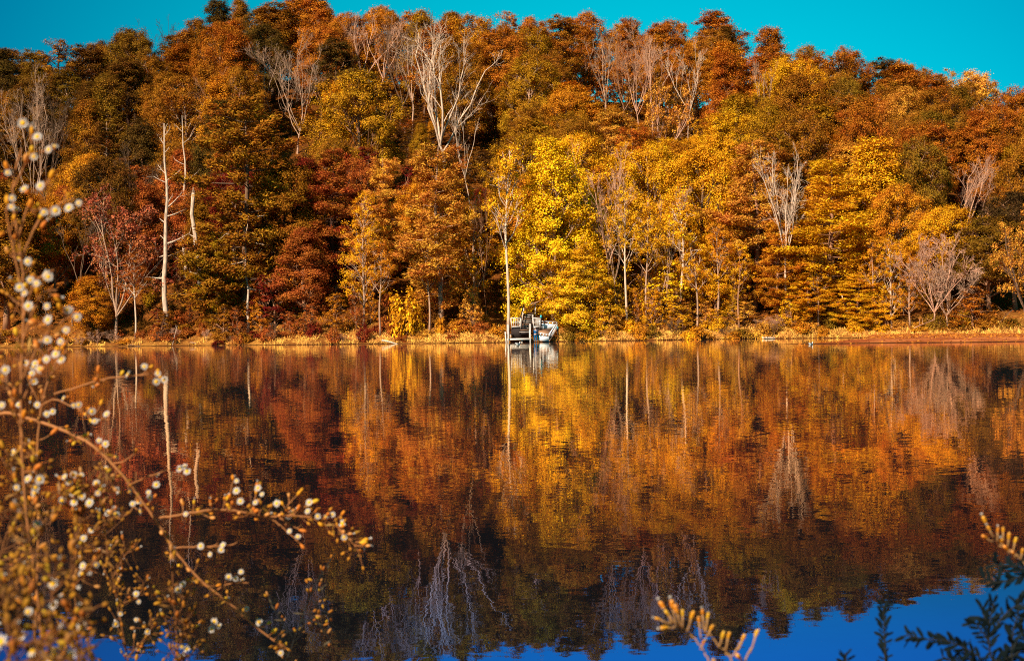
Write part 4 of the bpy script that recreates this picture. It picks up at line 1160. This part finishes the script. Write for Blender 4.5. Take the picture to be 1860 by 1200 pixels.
def flower_meshes(seed):
    rng = np.random.RandomState(seed)
    mb = MB(); n = 22
    for k in range(n):
        a = 2 * PI * k / n + rng.uniform(-.07, .07); L = .0098 * rng.uniform(.85, 1.1); w = .0016; h = rng.uniform(.0005, .004)
        d = np.array([math.cos(a), math.sin(a), 0]); sd = np.array([-d[1], d[0], 0]); z = np.array([0, 0, 1.0])
        mb.add([d * .0022 - sd * w * .5, d * .0022 + sd * w * .5, d * L * .7 + sd * w * .75 + z * h, d * L * .7 - sd * w * .75 + z * h, d * L + z * h * .8], [(0, 1, 2, 3)], [(3, 2, 4)])
    pet = mb.build('flower', M_PETAL)
    mb = MB(); mb.tube([(0, 0, -.001), (0, 0, .0018), (0, 0, .0032), (0, 0, .0038)], [.0042, .0044, .0032, .0008], 10)
    disc = mb.build('disc', M_DISC, True)
    mb = MB(); mb.tube([(0, 0, -.0075), (0, 0, -.005), (0, 0, -.001), (0, 0, .0004)], [.0007, .0026, .0034, .003], 8)
    cup = mb.build('cup', M_BUD, True)
    return pet, disc, cup
FLOWERS = [flower_meshes(i) for i in range(3)]
def bud_mesh(name, L, R, tip):
    mb = MB(); mb.tube([(0, 0, -.002), (0, 0, L * .15), (0, 0, L * .45), (0, 0, L * .8), (0, 0, L)], [.0008, R * .8, R, R * .8, R * .35], 8)
    me = mb.build(name, M_BUD, True)
    return me
BUDS = [bud_mesh('bud', .0080, .0029, 0), bud_mesh('bud', .0108, .0031, 0), bud_mesh('bud', .0066, .0027, 0)]
def tuft_mesh():
    rng = np.random.RandomState(3); mb = MB()
    for k in range(12):
        a = 2 * PI * k / 12; d = np.array([math.cos(a) * .35, math.sin(a) * .35, 1.0]); d /= np.linalg.norm(d); s = np.array([-math.sin(a), math.cos(a), 0]) * .0007
        mb.add([-s, s, d * .0055 + s * 1.4, d * .0055 - s * 1.4], [(0, 1, 2, 3)])
    return mb.build('petal_tip', M_PETAL)
TUFT = tuft_mesh()
BUDCOL = [(0.85, 0.36, 0.012), (0.80, 0.26, 0.012), (0.85, 0.46, 0.02), (0.72, 0.20, 0.02), (0.82, 0.34, 0.08)]

def gold_material():
    m, ns, ls = new_mat('golden_heads')
    out = node(ns, 'ShaderNodeOutputMaterial'); tc = node(ns, 'ShaderNodeTexCoord'); oi = node(ns, 'ShaderNodeObjectInfo')
    sx = node(ns, 'ShaderNodeSeparateXYZ'); ls.new(tc.outputs['Generated'], sx.inputs[0])
    nz = noise(ns, ls, tc.outputs['Object'], 420, 2.0)
    c = mixrgb(ns, ls, mrange(ns, ls, sx.outputs[2], .05, .45, 0, 1), (.58, .32, .02), oi.outputs['Color'])
    c = mixrgb(ns, ls, mrange(ns, ls, sx.outputs[2], .7, 1, 0, .6), c, (.8, .5, .2))
    c = mixrgb(ns, ls, mrange(ns, ls, nz.outputs['Fac'], .45, .7, 0, .6), c, (.3, .11, .02))
    b = node(ns, 'ShaderNodeBsdfPrincipled'); ls.new(c, b.inputs['Base Color']); b.inputs['Roughness'].default_value = .7; b.inputs['Specular IOR Level'].default_value = .2
    ls.new(b.outputs[0], out.inputs[0]); return m
M_GOLD = gold_material()
def head_mesh(seed):
    rng = np.random.RandomState(seed); mb = MB(); bend = rng.uniform(-.0016, .0016)
    mb.tube([(0, 0, -.003), (0, 0, .001), (bend * .3, 0, .005), (bend, 0, .0105)], [.0008, .0017, .0021, .0011], 8)
    for k in range(16):
        a = k * 2.4; z0 = .0005 + .0004 * k; r = .0019; d = np.array([math.cos(a), math.sin(a), 0]); t = np.array([-d[1], d[0], 0]); L = rng.uniform(.004, .0065)
        p = d * r + np.array([bend * z0 / .01, 0, z0]); q = p + d * rng.uniform(.0002, .0011) + np.array([0, 0, L])
        mb.add([p - t * .0007, p + t * .0007, (p + q) / 2 + t * .0009 + d * .0004, q, (p + q) / 2 - t * .0009 + d * .0004], [(0, 1, 2, 4)], [(4, 2, 3)])
    return mb.build('flower_head', M_GOLD, True)
HEADS = [head_mesh(i) for i in range(5)]

class Plant:
    """One flowering plant: stems in one mesh, each flower and bud a part."""
    def __init__(self, label, root_px, d, seed, group='white asters on the near bank', name='aster_plant', stem=M_STEM, leafcol=(0.50, 0.24, 0.025), dim=1.0):
        self.rng = random.Random(seed); self.nr = np.random.RandomState(seed)
        p = at(root_px[0], root_px[1], d); self.base = Vector((p.x, p.y, gz(p.x, p.y) - .02))
        self.root = empty(name, self.base, label, 'plant', group)
        self.mb, self.lv = MB(), MB(); self.stemmat = stem; self.leafcol = leafcol; self.dim = dim
        self.nf = self.nb = 0
    def stem(self, pix, r0, r1, to_ground=False, sub=6):
        pts = [at(x, y, d) for x, y, d in pix]
        if to_ground:
            pts = [self.base, self.base.lerp(pts[0], .5) + Vector((self.rng.uniform(-.03, .03), 0, 0))] + pts
        P = np.array([tuple(q) for q in pts]); n = len(P)
        t = np.linspace(0, n - 1, (n - 1) * sub + 1)
        Q = []
        for u in t:                                           # Catmull-Rom through the points
            i = min(int(u), n - 2); f = u - i
            a, b, c, e = P[max(i - 1, 0)], P[i], P[i + 1], P[min(i + 2, n - 1)]
            Q.append(.5 * ((2 * b) + (c - a) * f + (2 * a - 5 * b + 4 * c - e) * f * f + (3 * b - a - 3 * c + e) * f ** 3))
        Q = np.array(Q) + self.nr.normal(0, .0004, (len(Q), 3))
        self.mb.tube(Q - np.array(self.base), np.linspace(r0, r1, len(Q)), 6)
        return Q
    def put(self, me, p, d, s=1.0, name=None, col=None):
        o = link(name or me.name, me, self.root); o.location = Vector(p) - self.base
        o.rotation_mode = 'QUATERNION'; o.rotation_quaternion = Vector(d).to_track_quat('Z', 'Y'); o.scale = (s, s, s)
        if col: o.color = (*[c * self.dim for c in col], 1)
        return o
    def flower(self, p, d=None, s=1.0):
        r = self.rng
        if d is None: d = Vector((r.uniform(-.7, .6), r.uniform(-1.2, -.1), r.uniform(-.1, 1.0))).normalized()
        pet, disc, cup = FLOWERS[r.randrange(3)]
        f = self.put(pet, p, d, s * r.uniform(.52, .8))
        link('disc', disc, f); c = link('cup', cup, f); c.color = (*BUDCOL[1], 1); self.nf += 1
    def bud(self, p, d, s=1.0, tip=.25):
        r = self.rng
        i = r.randrange(3); b = self.put(BUDS[i], p, d, s * r.uniform(.85, 1.3), col=r.choice(BUDCOL)); self.nb += 1
        if r.random() < tip:
            t = link('petal_tip', TUFT, b); t.location = (0, 0, (.0075, .0105, .0055)[i])
    def leaf(self, p, d, L):
        d = np.array(Vector(d).normalized()); N = unit(self.nr.normal(size=3) + np.array([0, -.3, .8]))
        self.lv.blades(np.array([np.array(p) - np.array(self.base) + d * L * .5]), N[None], d[None], [L], [L * .2])
    def dress(self, Q, step=.02, u0=0.1, length=(.012, .035), pf=.28, leafp=.5, updown=.6, s=1.0, maxn=100, sub=.35, tip=.25):
        """Short side shoots along a stem, each ending in a bud or an open flower."""
        r = self.rng
        seg = np.linalg.norm(np.diff(Q, axis=0), axis=1); cum = np.concatenate([[0], np.cumsum(seg)])
        x = cum[-1] * u0
        while x < cum[-1]:
            if self.nb + self.nf > maxn * 1.9: break
            q = np.array([np.interp(x, cum, Q[:, k]) for k in range(3)])
            i = min(np.searchsorted(cum, x), len(Q) - 1); tdir = unit(Q[i] - Q[i - 1]) if i else unit(Q[1] - Q[0])
            d = unit(self.nr.normal(0, .7, 3) + tdir * .7 + np.array([0, 0, updown])); L = r.uniform(*length)
            e = q + d * L; m = (q + e) / 2 + np.array([0, 0, -.15 * L])
            self.mb.tube(bez(q, m, e, 4) - np.array(self.base), np.linspace(.0011, .0008, 4) * s, 4)
            ed = unit(e - m)
            if r.random() < pf and self.nf < 98: self.flower(e, None if r.random() < .6 else Vector(ed), s)
            elif self.nb < 98: self.bud(e, ed, s, tip)
            if r.random() < sub and self.nb < 98:
                d2 = unit(d + self.nr.normal(0, .6, 3)); e2 = m + d2 * L * .7
                self.mb.tube(np.array([m, (m + e2) / 2, e2]) - np.array(self.base), [.0009, .0008, .0007], 4); self.bud(e2, d2, s, tip)
            if r.random() < leafp: self.leaf(q, unit(self.nr.normal(size=3) + tdir * .6), r.uniform(.012, .03))
            x += step * r.uniform(.5, 1.5)
    def haze_of_buds(self, Q, n, spread=.05):
        """The many tiny side twigs, buds and leaves nobody would count."""
        if not hasattr(self, 'small'): self.small = MB()
        for _ in range(n):
            q = Q[self.rng.randrange(len(Q) // 3, len(Q))]
            d = unit(self.nr.normal(size=3) + np.array([0, 0, .5])); L = self.rng.uniform(.015, spread)
            e = q + d * L
            self.mb.tube(bez(q, (q + e) / 2 + self.nr.normal(0, .003, 3), e, 4) - np.array(self.base), [.0009, .0008, .0007, .0006], 3, cap=False)
            b = e - np.array(self.base); l = self.rng.uniform(.006, .011)
            self.small.tube([b, b + d * l * .4, b + d * l], [.0012, .0028, .001], 6)
            if self.rng.random() < .8: self.leaf(q + d * L * .4, unit(self.nr.normal(size=3)), self.rng.uniform(.01, .026))
    def done(self):
        if hasattr(self, 'small'):
            o = link('small_buds', self.small.build('small_buds', M_BUD, True), self.root); o.color = (*[c * self.dim for c in (.62, .24, .015)], 1); o['kind'] = 'stuff'
        link('stem', self.mb.build('stem', self.stemmat, True), self.root)
        if self.lv.n:
            o = link('leaves', self.lv.build('leaves', M_PLEAF), self.root); o.color = (*self.leafcol, 1)

# A: the long arching stem with its sunlit side sprays
A = Plant('longest arching aster stem with two sunlit side sprays over the water', (-160, 900), 2.62, 1)
q = A.stem([(-60, 800, 2.75), (0, 752, 2.7), (60, 762, 2.66), (130, 788, 2.62), (180, 818, 2.6), (235, 878, 2.6), (285, 948, 2.6), (330, 1015, 2.6), (370, 1058, 2.6), (420, 1098, 2.6), (480, 1150, 2.6), (520, 1176, 2.6)], .0042, .0015, True)
A.dress(q, .035, .45, (.010, .03), .12, .5, .1, 1.0)
sp = A.stem([(289, 940, 2.6), (330, 934, 2.59), (375, 926, 2.58), (420, 926, 2.57), (470, 936, 2.57), (520, 936, 2.57), (570, 940, 2.57), (605, 952, 2.57), (632, 975, 2.57), (652, 1002, 2.57)], .0020, .0010)
A.dress(sp, .009, .12, (.010, .03), .12, .2, .5, 1.0, sub=.5)
A.haze_of_buds(sp, 26, .028)
for tw, fl in (([(412, 926, 2.57), (418, 895, 2.57), (424, 870, 2.57)], [(430, 873), (430, 891)]), ([(455, 934, 2.57), (463, 905, 2.56), (466, 884, 2.56)], [(469, 886), (476, 897)]),
               ([(505, 938, 2.57), (522, 918, 2.57), (540, 898, 2.57)], [(503, 914)]), ([(522, 938, 2.57), (545, 926, 2.57), (566, 912, 2.57)], [(559, 928), (562, 912)]),
               ([(478, 936, 2.57), (505, 950, 2.57), (527, 970, 2.57), (547, 988, 2.57)], [(526, 964)]), ([(508, 940, 2.57), (527, 952, 2.57), (545, 962, 2.57)], [])):
    t = A.stem(tw, .0013, .0009); A.dress(t, .018, .3, (.006, .015), .1, 0, .3, 1.0, sub=.1)
    A.bud(t[-1], unit(t[-1] - t[-2]))
    for x, y in fl: A.flower(at(x, y, 2.555), Vector((-.2, -1, .45)))
for x, y in ((338, 933), (464, 912), (437, 910), (604, 934), (622, 950)): A.flower(at(x, y, 2.56), Vector((A.rng.uniform(-.4, .3), -1, .4)))
t = A.stem([(312, 995, 2.6), (345, 992, 2.59), (385, 992, 2.58), (425, 988, 2.58)], .0015, .001); A.dress(t, .02, .35, (.008, .02), .25, 0, .2)
for x, y in ((365, 991), (402, 998), (382, 1006), (180, 800), (192, 806), (96, 747), (448, 1105), (471, 1129), (416, 1047), (428, 1050), (438, 1038), (510, 1185)): A.flower(at(x, y, 2.575), Vector((A.rng.uniform(-.5, .3), -1, A.rng.uniform(-.1, .6))))
t = A.stem([(395, 1070, 2.6), (420, 1058, 2.59), (452, 1058, 2.58)], .0013, .0009); A.dress(t, .02, .3, (.008, .02), .2, 0, .4)
t = A.stem([(204, 842, 2.6), (228, 836, 2.59), (246, 822, 2.59)], .0013, .0009); A.bud(t[-1], unit(t[-1] - t[-2]))
t = A.stem([(235, 880, 2.6), (262, 868, 2.58), (285, 860, 2.57), (302, 852, 2.56)], .0015, .001); A.dress(t, .016, .2, (.008, .02), .3, 0, .3)
for x, y in ((270, 894), (272, 903), (284, 880), (327, 851), (336, 847), (340, 856), (193, 850), (241, 915)): A.flower(at(x, y, 2.575), Vector((A.rng.uniform(-.5, .3), -1, A.rng.uniform(0, .6))))
t = A.stem([(320, 905, 2.6), (328, 885, 2.59), (332, 858, 2.59)], .0012, .0009)
t = A.stem([(250, 900, 2.6), (235, 930, 2.56), (205, 945, 2.55)], .0013, .0009); A.dress(t, .016, .2, (.008, .025), .25, 0, .2)
A.haze_of_buds(q, 30, .02)
A.done()

# B: the tall blurred stem at the left edge, close to the lens
B = Plant('tallest aster stem at the left edge reaching up over the hillside', (60, 1240), 1.95, 2)
q = B.stem([(75, 1150, 1.95), (45, 900, 1.95), (38, 720, 1.95), (42, 600, 1.95), (40, 480, 1.95), (28, 400, 1.95), (24, 330, 1.95), (40, 270, 1.95)], .0022, .0012, True)
B.dress(q, .05, .5, (.01, .03), .1, .6, .3)
def spray(P, pix, r=.0016, flowers=(), step=.017, d0=None, pf=.15, **k):
    t = P.stem(pix, r, .0009); P.dress(t, step, .35, (.006, .022), pf, .1, .3, 1.0, **k)
    for x, y in flowers: P.flower(at(x, y, pix[-1][2] - .01), Vector((P.rng.uniform(-.4, .5), -1, P.rng.uniform(0, .6))))
spray(B, [(26, 340, 1.95), (45, 300, 1.94), (58, 262, 1.93), (50, 232, 1.93)], flowers=((42, 224), (68, 249)))
spray(B, [(45, 300, 1.94), (70, 278, 1.93), (95, 272, 1.93)], flowers=((89, 272), (62, 285)))
spray(B, [(34, 430, 1.95), (55, 365, 1.94), (72, 340, 1.93), (98, 336, 1.93)], flowers=((74, 338), (14, 314)))
spray(B, [(40, 470, 1.95), (70, 400, 1.94), (105, 372, 1.93), (138, 360, 1.93)], flowers=((143, 369), (80, 386), (126, 378), (101, 383)))
spray(B, [(38, 520, 1.95), (18, 420, 1.94), (10, 380, 1.93)], flowers=((22, 360), (21, 376)))
spray(B, [(42, 580, 1.95), (60, 520, 1.94), (80, 498, 1.93), (98, 490, 1.93)], flowers=((51, 475), (55, 509), (88, 503), (67, 515)))
spray(B, [(42, 620, 1.95), (62, 560, 1.94), (82, 530, 1.93), (104, 527, 1.93)], flowers=((52, 556), (36, 522), (45, 532), (86, 556)))
spray(B, [(40, 690, 1.95), (75, 620, 1.94), (105, 590, 1.93), (135, 570, 1.93)], flowers=((140, 576), (126, 564), (88, 581), (120, 600)))
spray(B, [(40, 730, 1.95), (75, 660, 1.94), (95, 630, 1.93), (125, 618, 1.93)], flowers=((86, 618), (110, 620), (102, 643), (85, 653), (112, 653)))
spray(B, [(45, 800, 1.95), (20, 720, 1.93), (5, 690, 1.93)], flowers=((4, 736), (10, 672)))
B.haze_of_buds(q[:len(q) * 3 // 4], 40, .035)
B.done()

# C, D: two thin stems crossing the far shoreline
C = Plant('thin aster stem with a horizontal flower spray in front of the dead snag reflection', (60, 1200), 2.4, 3)
q = C.stem([(70, 1000, 2.4), (66, 860, 2.4), (72, 760, 2.4), (85, 700, 2.4), (105, 650, 2.4), (112, 620, 2.4)], .003, .001, True)
C.dress(q, .03, .6, (.01, .025), .2, .4, .3)
spray(C, [(78, 722, 2.4), (130, 706, 2.39), (190, 688, 2.38), (240, 683, 2.37), (290, 677, 2.37)], .0018, ((262, 666), (287, 678), (298, 690), (284, 693)), .02)
spray(C, [(76, 735, 2.4), (100, 725, 2.39), (130, 738, 2.38), (165, 748, 2.38), (198, 765, 2.38)], .0016, ((143, 735), (167, 747), (172, 765), (194, 752)))
spray(C, [(75, 740, 2.4), (52, 690, 2.39), (45, 665, 2.38)], .0014, ((48, 659), (64, 660), (62, 693), (58, 678), (34, 735), (68, 735), (85, 752)), pf=.35)
C.done()

# E: the crowded mass at the lower left, stems at several depths
labs = ['crowded aster plant in the bottom left corner, its biggest daisy open to the lens', 'low aster bent against the left edge of the water', 'aster clump with many white daisies under the arching stem', 'slender aster left of the blue sky reflection', 'short aster with a tight tuft of daisies on the blue reflection', 'dim blurred aster nearest the lens at the left edge']
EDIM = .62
specs = [
    ([(30, 1330, 1.6), (60, 1200, 1.6), (95, 1090, 1.6), (60, 1000, 1.62), (40, 930, 1.62)], 2.0, 1.0, [[(70, 1180, 1.6), (130, 1130, 1.58), (165, 1110, 1.57)], [(80, 1120, 1.6), (30, 1080, 1.58), (5, 1060, 1.57)], [(92, 1080, 1.6), (130, 1040, 1.58), (140, 1000, 1.57)], [(60, 1200, 1.6), (110, 1190, 1.58), (165, 1180, 1.57)]], [(150, 1136), (39, 1153), (96, 1060), (8, 1115), (98, 1098)]),
    ([(-60, 1320, 2.1), (-30, 1120, 2.1), (15, 960, 2.1), (30, 890, 2.1), (18, 830, 2.1)], 2.4, 1.0, [[(20, 930, 2.1), (52, 880, 2.09), (66, 848, 2.08)], [(10, 970, 2.1), (60, 940, 2.09), (72, 920, 2.08)], [(-5, 1020, 2.1), (50, 1000, 2.09), (78, 960, 2.08)]], [(51, 870), (65, 885), (63, 895), (73, 957), (30, 885), (72, 870)]),
    ([(150, 1340, 2.3), (140, 1150, 2.3), (135, 1020, 2.3), (150, 930, 2.3), (160, 870, 2.3)], 2.6, 1.0, [[(150, 930, 2.3), (135, 890, 2.29), (128, 868, 2.28)], [(150, 925, 2.3), (180, 890, 2.29), (205, 872, 2.28)], [(140, 980, 2.3), (170, 965, 2.29), (205, 940, 2.28)], [(138, 1060, 2.3), (170, 1020, 2.29), (195, 1000, 2.28)], [(150, 940, 2.3), (120, 915, 2.29), (118, 895, 2.28)]], [(134, 862), (148, 863), (175, 877), (133, 895), (149, 901), (126, 875), (163, 913), (135, 911), (152, 977), (166, 962), (178, 895), (150, 1042), (151, 1027)]),
    ([(255, 1330, 2.8), (225, 1160, 2.8), (205, 1050, 2.8), (190, 960, 2.8)], 3.0, .95, [[(215, 1100, 2.8), (250, 1080, 2.79), (262, 1060, 2.78)], [(205, 1050, 2.8), (225, 1010, 2.79), (240, 1000, 2.78)], [(235, 1190, 2.8), (270, 1150, 2.79), (275, 1140, 2.78)]], [(252, 1092), (247, 1125), (268, 1146)]),
    ([(325, 1340, 2.5), (325, 1220, 2.5), (318, 1120, 2.5), (312, 1020, 2.5)], 2.8, .95, [[(322, 1180, 2.5), (335, 1150, 2.49), (340, 1130, 2.48)], [(322, 1200, 2.5), (345, 1190, 2.49)], [(320, 1130, 2.5), (335, 1090, 2.49)]], [(330, 1190), (340, 1178), (332, 1060), (390, 1128), (385, 1142), (398, 1136)]),
    ([(-20, 1330, 1.35), (10, 1230, 1.35), (20, 1150, 1.36), (5, 1080, 1.37)], 1.6, .8, [[(15, 1190, 1.35), (60, 1165, 1.34), (90, 1170, 1.33)], [(18, 1210, 1.35), (90, 1195, 1.34), (150, 1200, 1.33)], [(20, 1150, 1.36), (-5, 1100, 1.35)]], [(3, 1165), (128, 1190), (60, 1180)]),
]
for i, (main, _, dim, sprs, fls) in enumerate(specs):
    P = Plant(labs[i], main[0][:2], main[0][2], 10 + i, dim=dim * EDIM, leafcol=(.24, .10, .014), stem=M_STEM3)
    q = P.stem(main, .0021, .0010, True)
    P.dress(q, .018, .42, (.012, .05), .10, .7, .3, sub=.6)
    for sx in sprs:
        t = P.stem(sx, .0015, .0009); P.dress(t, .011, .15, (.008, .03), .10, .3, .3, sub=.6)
    P.haze_of_buds(q, 34)
    for sx in sprs: P.haze_of_buds(np.array([tuple(at(*c)) for c in sx for _ in range(3)]), 11, .035)
    for x, y in fls: P.flower(at(x, y, main[-1][2] - .02), Vector((P.rng.uniform(-.4, .4), -1, P.rng.uniform(-.1, .7))))
    P.done()

# F: low sprig with shade put into its stem, leaf and bud colours
F = Plant('dull shade-toned sprig with small rust buds right of the arching stem', (500, 1290), 3.1, 31, 'shade-toned sprigs on the near bank', 'wild_sprig', M_SHADESTEM, (.09, .06, .025), .55)
q = F.stem([(500, 1260, 3.1), (535, 1160, 3.1), (560, 1090, 3.1), (585, 1040, 3.1), (608, 1005, 3.1)], .0022, .0009, True)
F.dress(q, .02, .35, (.01, .03), 0, 1, .2, .9, tip=0)
for sx in ([(545, 1125, 3.1), (575, 1130, 3.1), (605, 1170, 3.1)], [(562, 1088, 3.1), (580, 1100, 3.1), (600, 1120, 3.1)], [(535, 1160, 3.1), (500, 1110, 3.1), (490, 1080, 3.1)], [(570, 1070, 3.1), (590, 1075, 3.1), (592, 1085, 3.1)]):
    t = F.stem(sx, .0013, .0008); F.dress(t, .013, .2, (.004, .012), 0, .8, .1, .9, sub=.1, tip=0)
F.done()

# G, J: golden sprays with long white-tipped heads; H, I: plants at the right with shade put into their colour
M_GOLDSTEM = plain_material('golden_stem', (0.34, 0.17, 0.06), .7, .2, .2, 30)
def golden(label, root, d, seed, stems, tips, tipp=.45, s=1.02):
    P = Plant(label, root, d, seed, 'golden sprays on the near bank', 'golden_spray', M_GOLDSTEM, (.6, .30, .03))
    for k, sx in enumerate(stems):
        t = P.stem(sx, .0016, .0009, k == 0); 
    for x, y, ax, ay, w in tips:
        e, a = at(x, y, d - .01), at(ax, ay, d - .005)
        P.mb.tube(bez(a, a.lerp(e, .5) + Vector((0, 0, -.004)), e, 4) - np.array(P.base), [.0016, .0013, .0012, .0014], 5)
        dd = (e - a).normalized(); b = P.put(HEADS[P.rng.randrange(5)], e, dd, s * P.rng.uniform(.75, 1.2), col=P.rng.choice(BUDCOL[:3]))
        if w: 
            for r_ in (0, .8): tt = link('petal_tip', TUFT, b); tt.location = (0, 0, .0095); tt.rotation_euler = (0, 0, r_)
    P.done()
golden('golden spray with white tipped heads rising at the bottom over the blue reflection', (1310, 1300), 1.9, 41,
       [[(1300, 1240, 1.9), (1290, 1205, 1.9), (1272, 1172, 1.9), (1252, 1148, 1.9), (1232, 1134, 1.9), (1216, 1128, 1.9)], [(1345, 1260, 1.9), (1325, 1190, 1.9), (1305, 1172, 1.9), (1290, 1150, 1.9)], [(1348, 1240, 1.9), (1355, 1195, 1.9), (1368, 1172, 1.9)], [(1318, 1186, 1.9), (1330, 1190, 1.9), (1345, 1165, 1.9)]],
       [(1207, 1105, 1224, 1132, 1), (1222, 1104, 1229, 1133, 1), (1215, 1116, 1232, 1134, 1), (1199, 1124, 1222, 1131, 1), (1212, 1138, 1228, 1136, 1), (1230, 1112, 1238, 1138, 0), (1240, 1118, 1240, 1140, 0), (1255, 1122, 1248, 1146, 0), (1276, 1116, 1280, 1148, 1), (1270, 1130, 1274, 1160, 0), (1285, 1122, 1281, 1150, 0), (1290, 1143, 1283, 1155, 0),
        (1276, 1170, 1272, 1178, 1), (1311, 1158, 1306, 1172, 0), (1322, 1158, 1318, 1180, 0), (1348, 1162, 1340, 1180, 0), (1372, 1155, 1362, 1185, 0), (1345, 1195, 1350, 1200, 0)])
golden('golden spray with pale tips above the shade-toned leaves at the right edge', (1930, 1250), 2.1, 42,
       [[(1920, 1150, 2.1), (1885, 1060, 2.1), (1850, 1010, 2.1), (1815, 985, 2.1), (1792, 958, 2.1)], [(1850, 1010, 2.1), (1835, 1000, 2.1), (1815, 990, 2.1)]],
       [(1790, 948, 1798, 965, 1), (1798, 962, 1806, 975, 1), (1812, 966, 1812, 982, 1), (1822, 966, 1822, 985, 0), (1832, 978, 1830, 992, 0), (1843, 985, 1840, 1000, 0), (1792, 976, 1804, 982, 0), (1820, 985, 1822, 992, 1), (1830, 998, 1836, 1005, 0), (1842, 1006, 1846, 1012, 0), (1856, 1004, 1854, 1014, 0)])

M_SHADELEAF = plain_material('shade_toned_leaves', (0.004, 0.009, 0.010), .8, .1, .3, 25, .1)  # near-black leaf colour stands in for the shade these plants are in
def shaded_plant(label, root, d, seed, stems, L=.021):
    P = Plant(label, root, d, seed, 'shade-toned plants at the right of the near bank', 'shade_toned_plant', M_SHADESTEM)
    for k, sx in enumerate(stems):
        t = P.stem(sx, .0024 if k == 0 else .0016, .001, k == 0)
        seg = np.linalg.norm(np.diff(t, axis=0), axis=1); cum = np.concatenate([[0], np.cumsum(seg)])
        x = cum[-1] * (.3 if k == 0 else .1); s = 1
        while x < cum[-1]:
            q = np.array([np.interp(x, cum, t[:, c]) for c in range(3)]); i = min(np.searchsorted(cum, x), len(t) - 1); td = unit(t[i] - t[max(i - 1, 0)])
            a = P.rng.uniform(.4, 1.1)
            nrm = unit(np.cross(td, np.array([0, 1.0, 0])))
            dd = unit(td * math.cos(a) + nrm * s * math.sin(a) + P.nr.normal(0, .25, 3))
            ln = L * P.rng.uniform(.7, 1.3); N = unit(P.nr.normal(size=3) * .5 + np.array([0, -1, .3]))
            c = q - np.array(P.base) + dd * ln * .5
            B_ = np.cross(N, dd); B_ = unit(B_) * ln * .14
            P.lv.add([c - dd * ln * .5, c - dd * ln * .15 + B_, c + dd * ln * .3 + B_ * .9, c + dd * ln * .5, c + dd * ln * .3 - B_ * .9, c - dd * ln * .15 - B_], [(0, 1, 2, 3), (0, 3, 4, 5)])
            x += L * P.rng.uniform(.11, .26); s = -s
        e = t[-1] - np.array(P.base)
    link('stem', P.mb.build('stem', P.stemmat, True), P.root)
    link('leaves', P.lv.build('leaves', M_SHADELEAF), P.root)
shaded_plant('bushy shade-toned plant in the bottom right corner', (1840, 1300), 2.2, 51,
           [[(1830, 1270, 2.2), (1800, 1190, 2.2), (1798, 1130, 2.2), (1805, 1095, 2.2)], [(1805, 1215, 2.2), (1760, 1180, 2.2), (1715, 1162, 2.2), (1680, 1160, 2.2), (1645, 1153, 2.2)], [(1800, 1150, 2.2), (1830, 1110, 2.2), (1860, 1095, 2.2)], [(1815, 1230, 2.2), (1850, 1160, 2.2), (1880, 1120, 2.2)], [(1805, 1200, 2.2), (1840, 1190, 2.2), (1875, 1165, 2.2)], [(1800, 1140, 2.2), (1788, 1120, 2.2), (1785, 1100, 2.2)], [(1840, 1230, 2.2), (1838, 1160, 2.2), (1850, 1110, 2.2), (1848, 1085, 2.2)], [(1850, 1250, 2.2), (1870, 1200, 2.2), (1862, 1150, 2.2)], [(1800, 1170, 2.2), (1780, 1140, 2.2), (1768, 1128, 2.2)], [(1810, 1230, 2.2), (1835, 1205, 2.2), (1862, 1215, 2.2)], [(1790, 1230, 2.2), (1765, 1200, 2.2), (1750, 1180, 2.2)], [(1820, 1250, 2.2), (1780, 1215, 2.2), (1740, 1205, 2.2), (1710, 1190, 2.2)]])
shaded_plant('shade-toned leafy twig arching in from the right edge under the golden spray', (1960, 1280), 2.3, 52,
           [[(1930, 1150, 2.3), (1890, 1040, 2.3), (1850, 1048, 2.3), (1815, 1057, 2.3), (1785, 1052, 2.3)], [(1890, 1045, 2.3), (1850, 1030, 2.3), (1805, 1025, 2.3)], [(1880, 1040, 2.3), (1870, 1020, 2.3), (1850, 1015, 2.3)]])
shaded_plant('single thin shade-toned stem standing in front of the blue reflection', (1612, 1300), 2.4, 53, [[(1610, 1260, 2.4), (1608, 1190, 2.4), (1606, 1140, 2.4), (1605, 1098, 2.4)]], .017)
shaded_plant('tiny shade-toned shoot tip at the bottom between golden spray and thin stem', (1530, 1300), 2.3, 54, [[(1536, 1240, 2.3), (1536, 1205, 2.3), (1537, 1185, 2.3)]], .015)
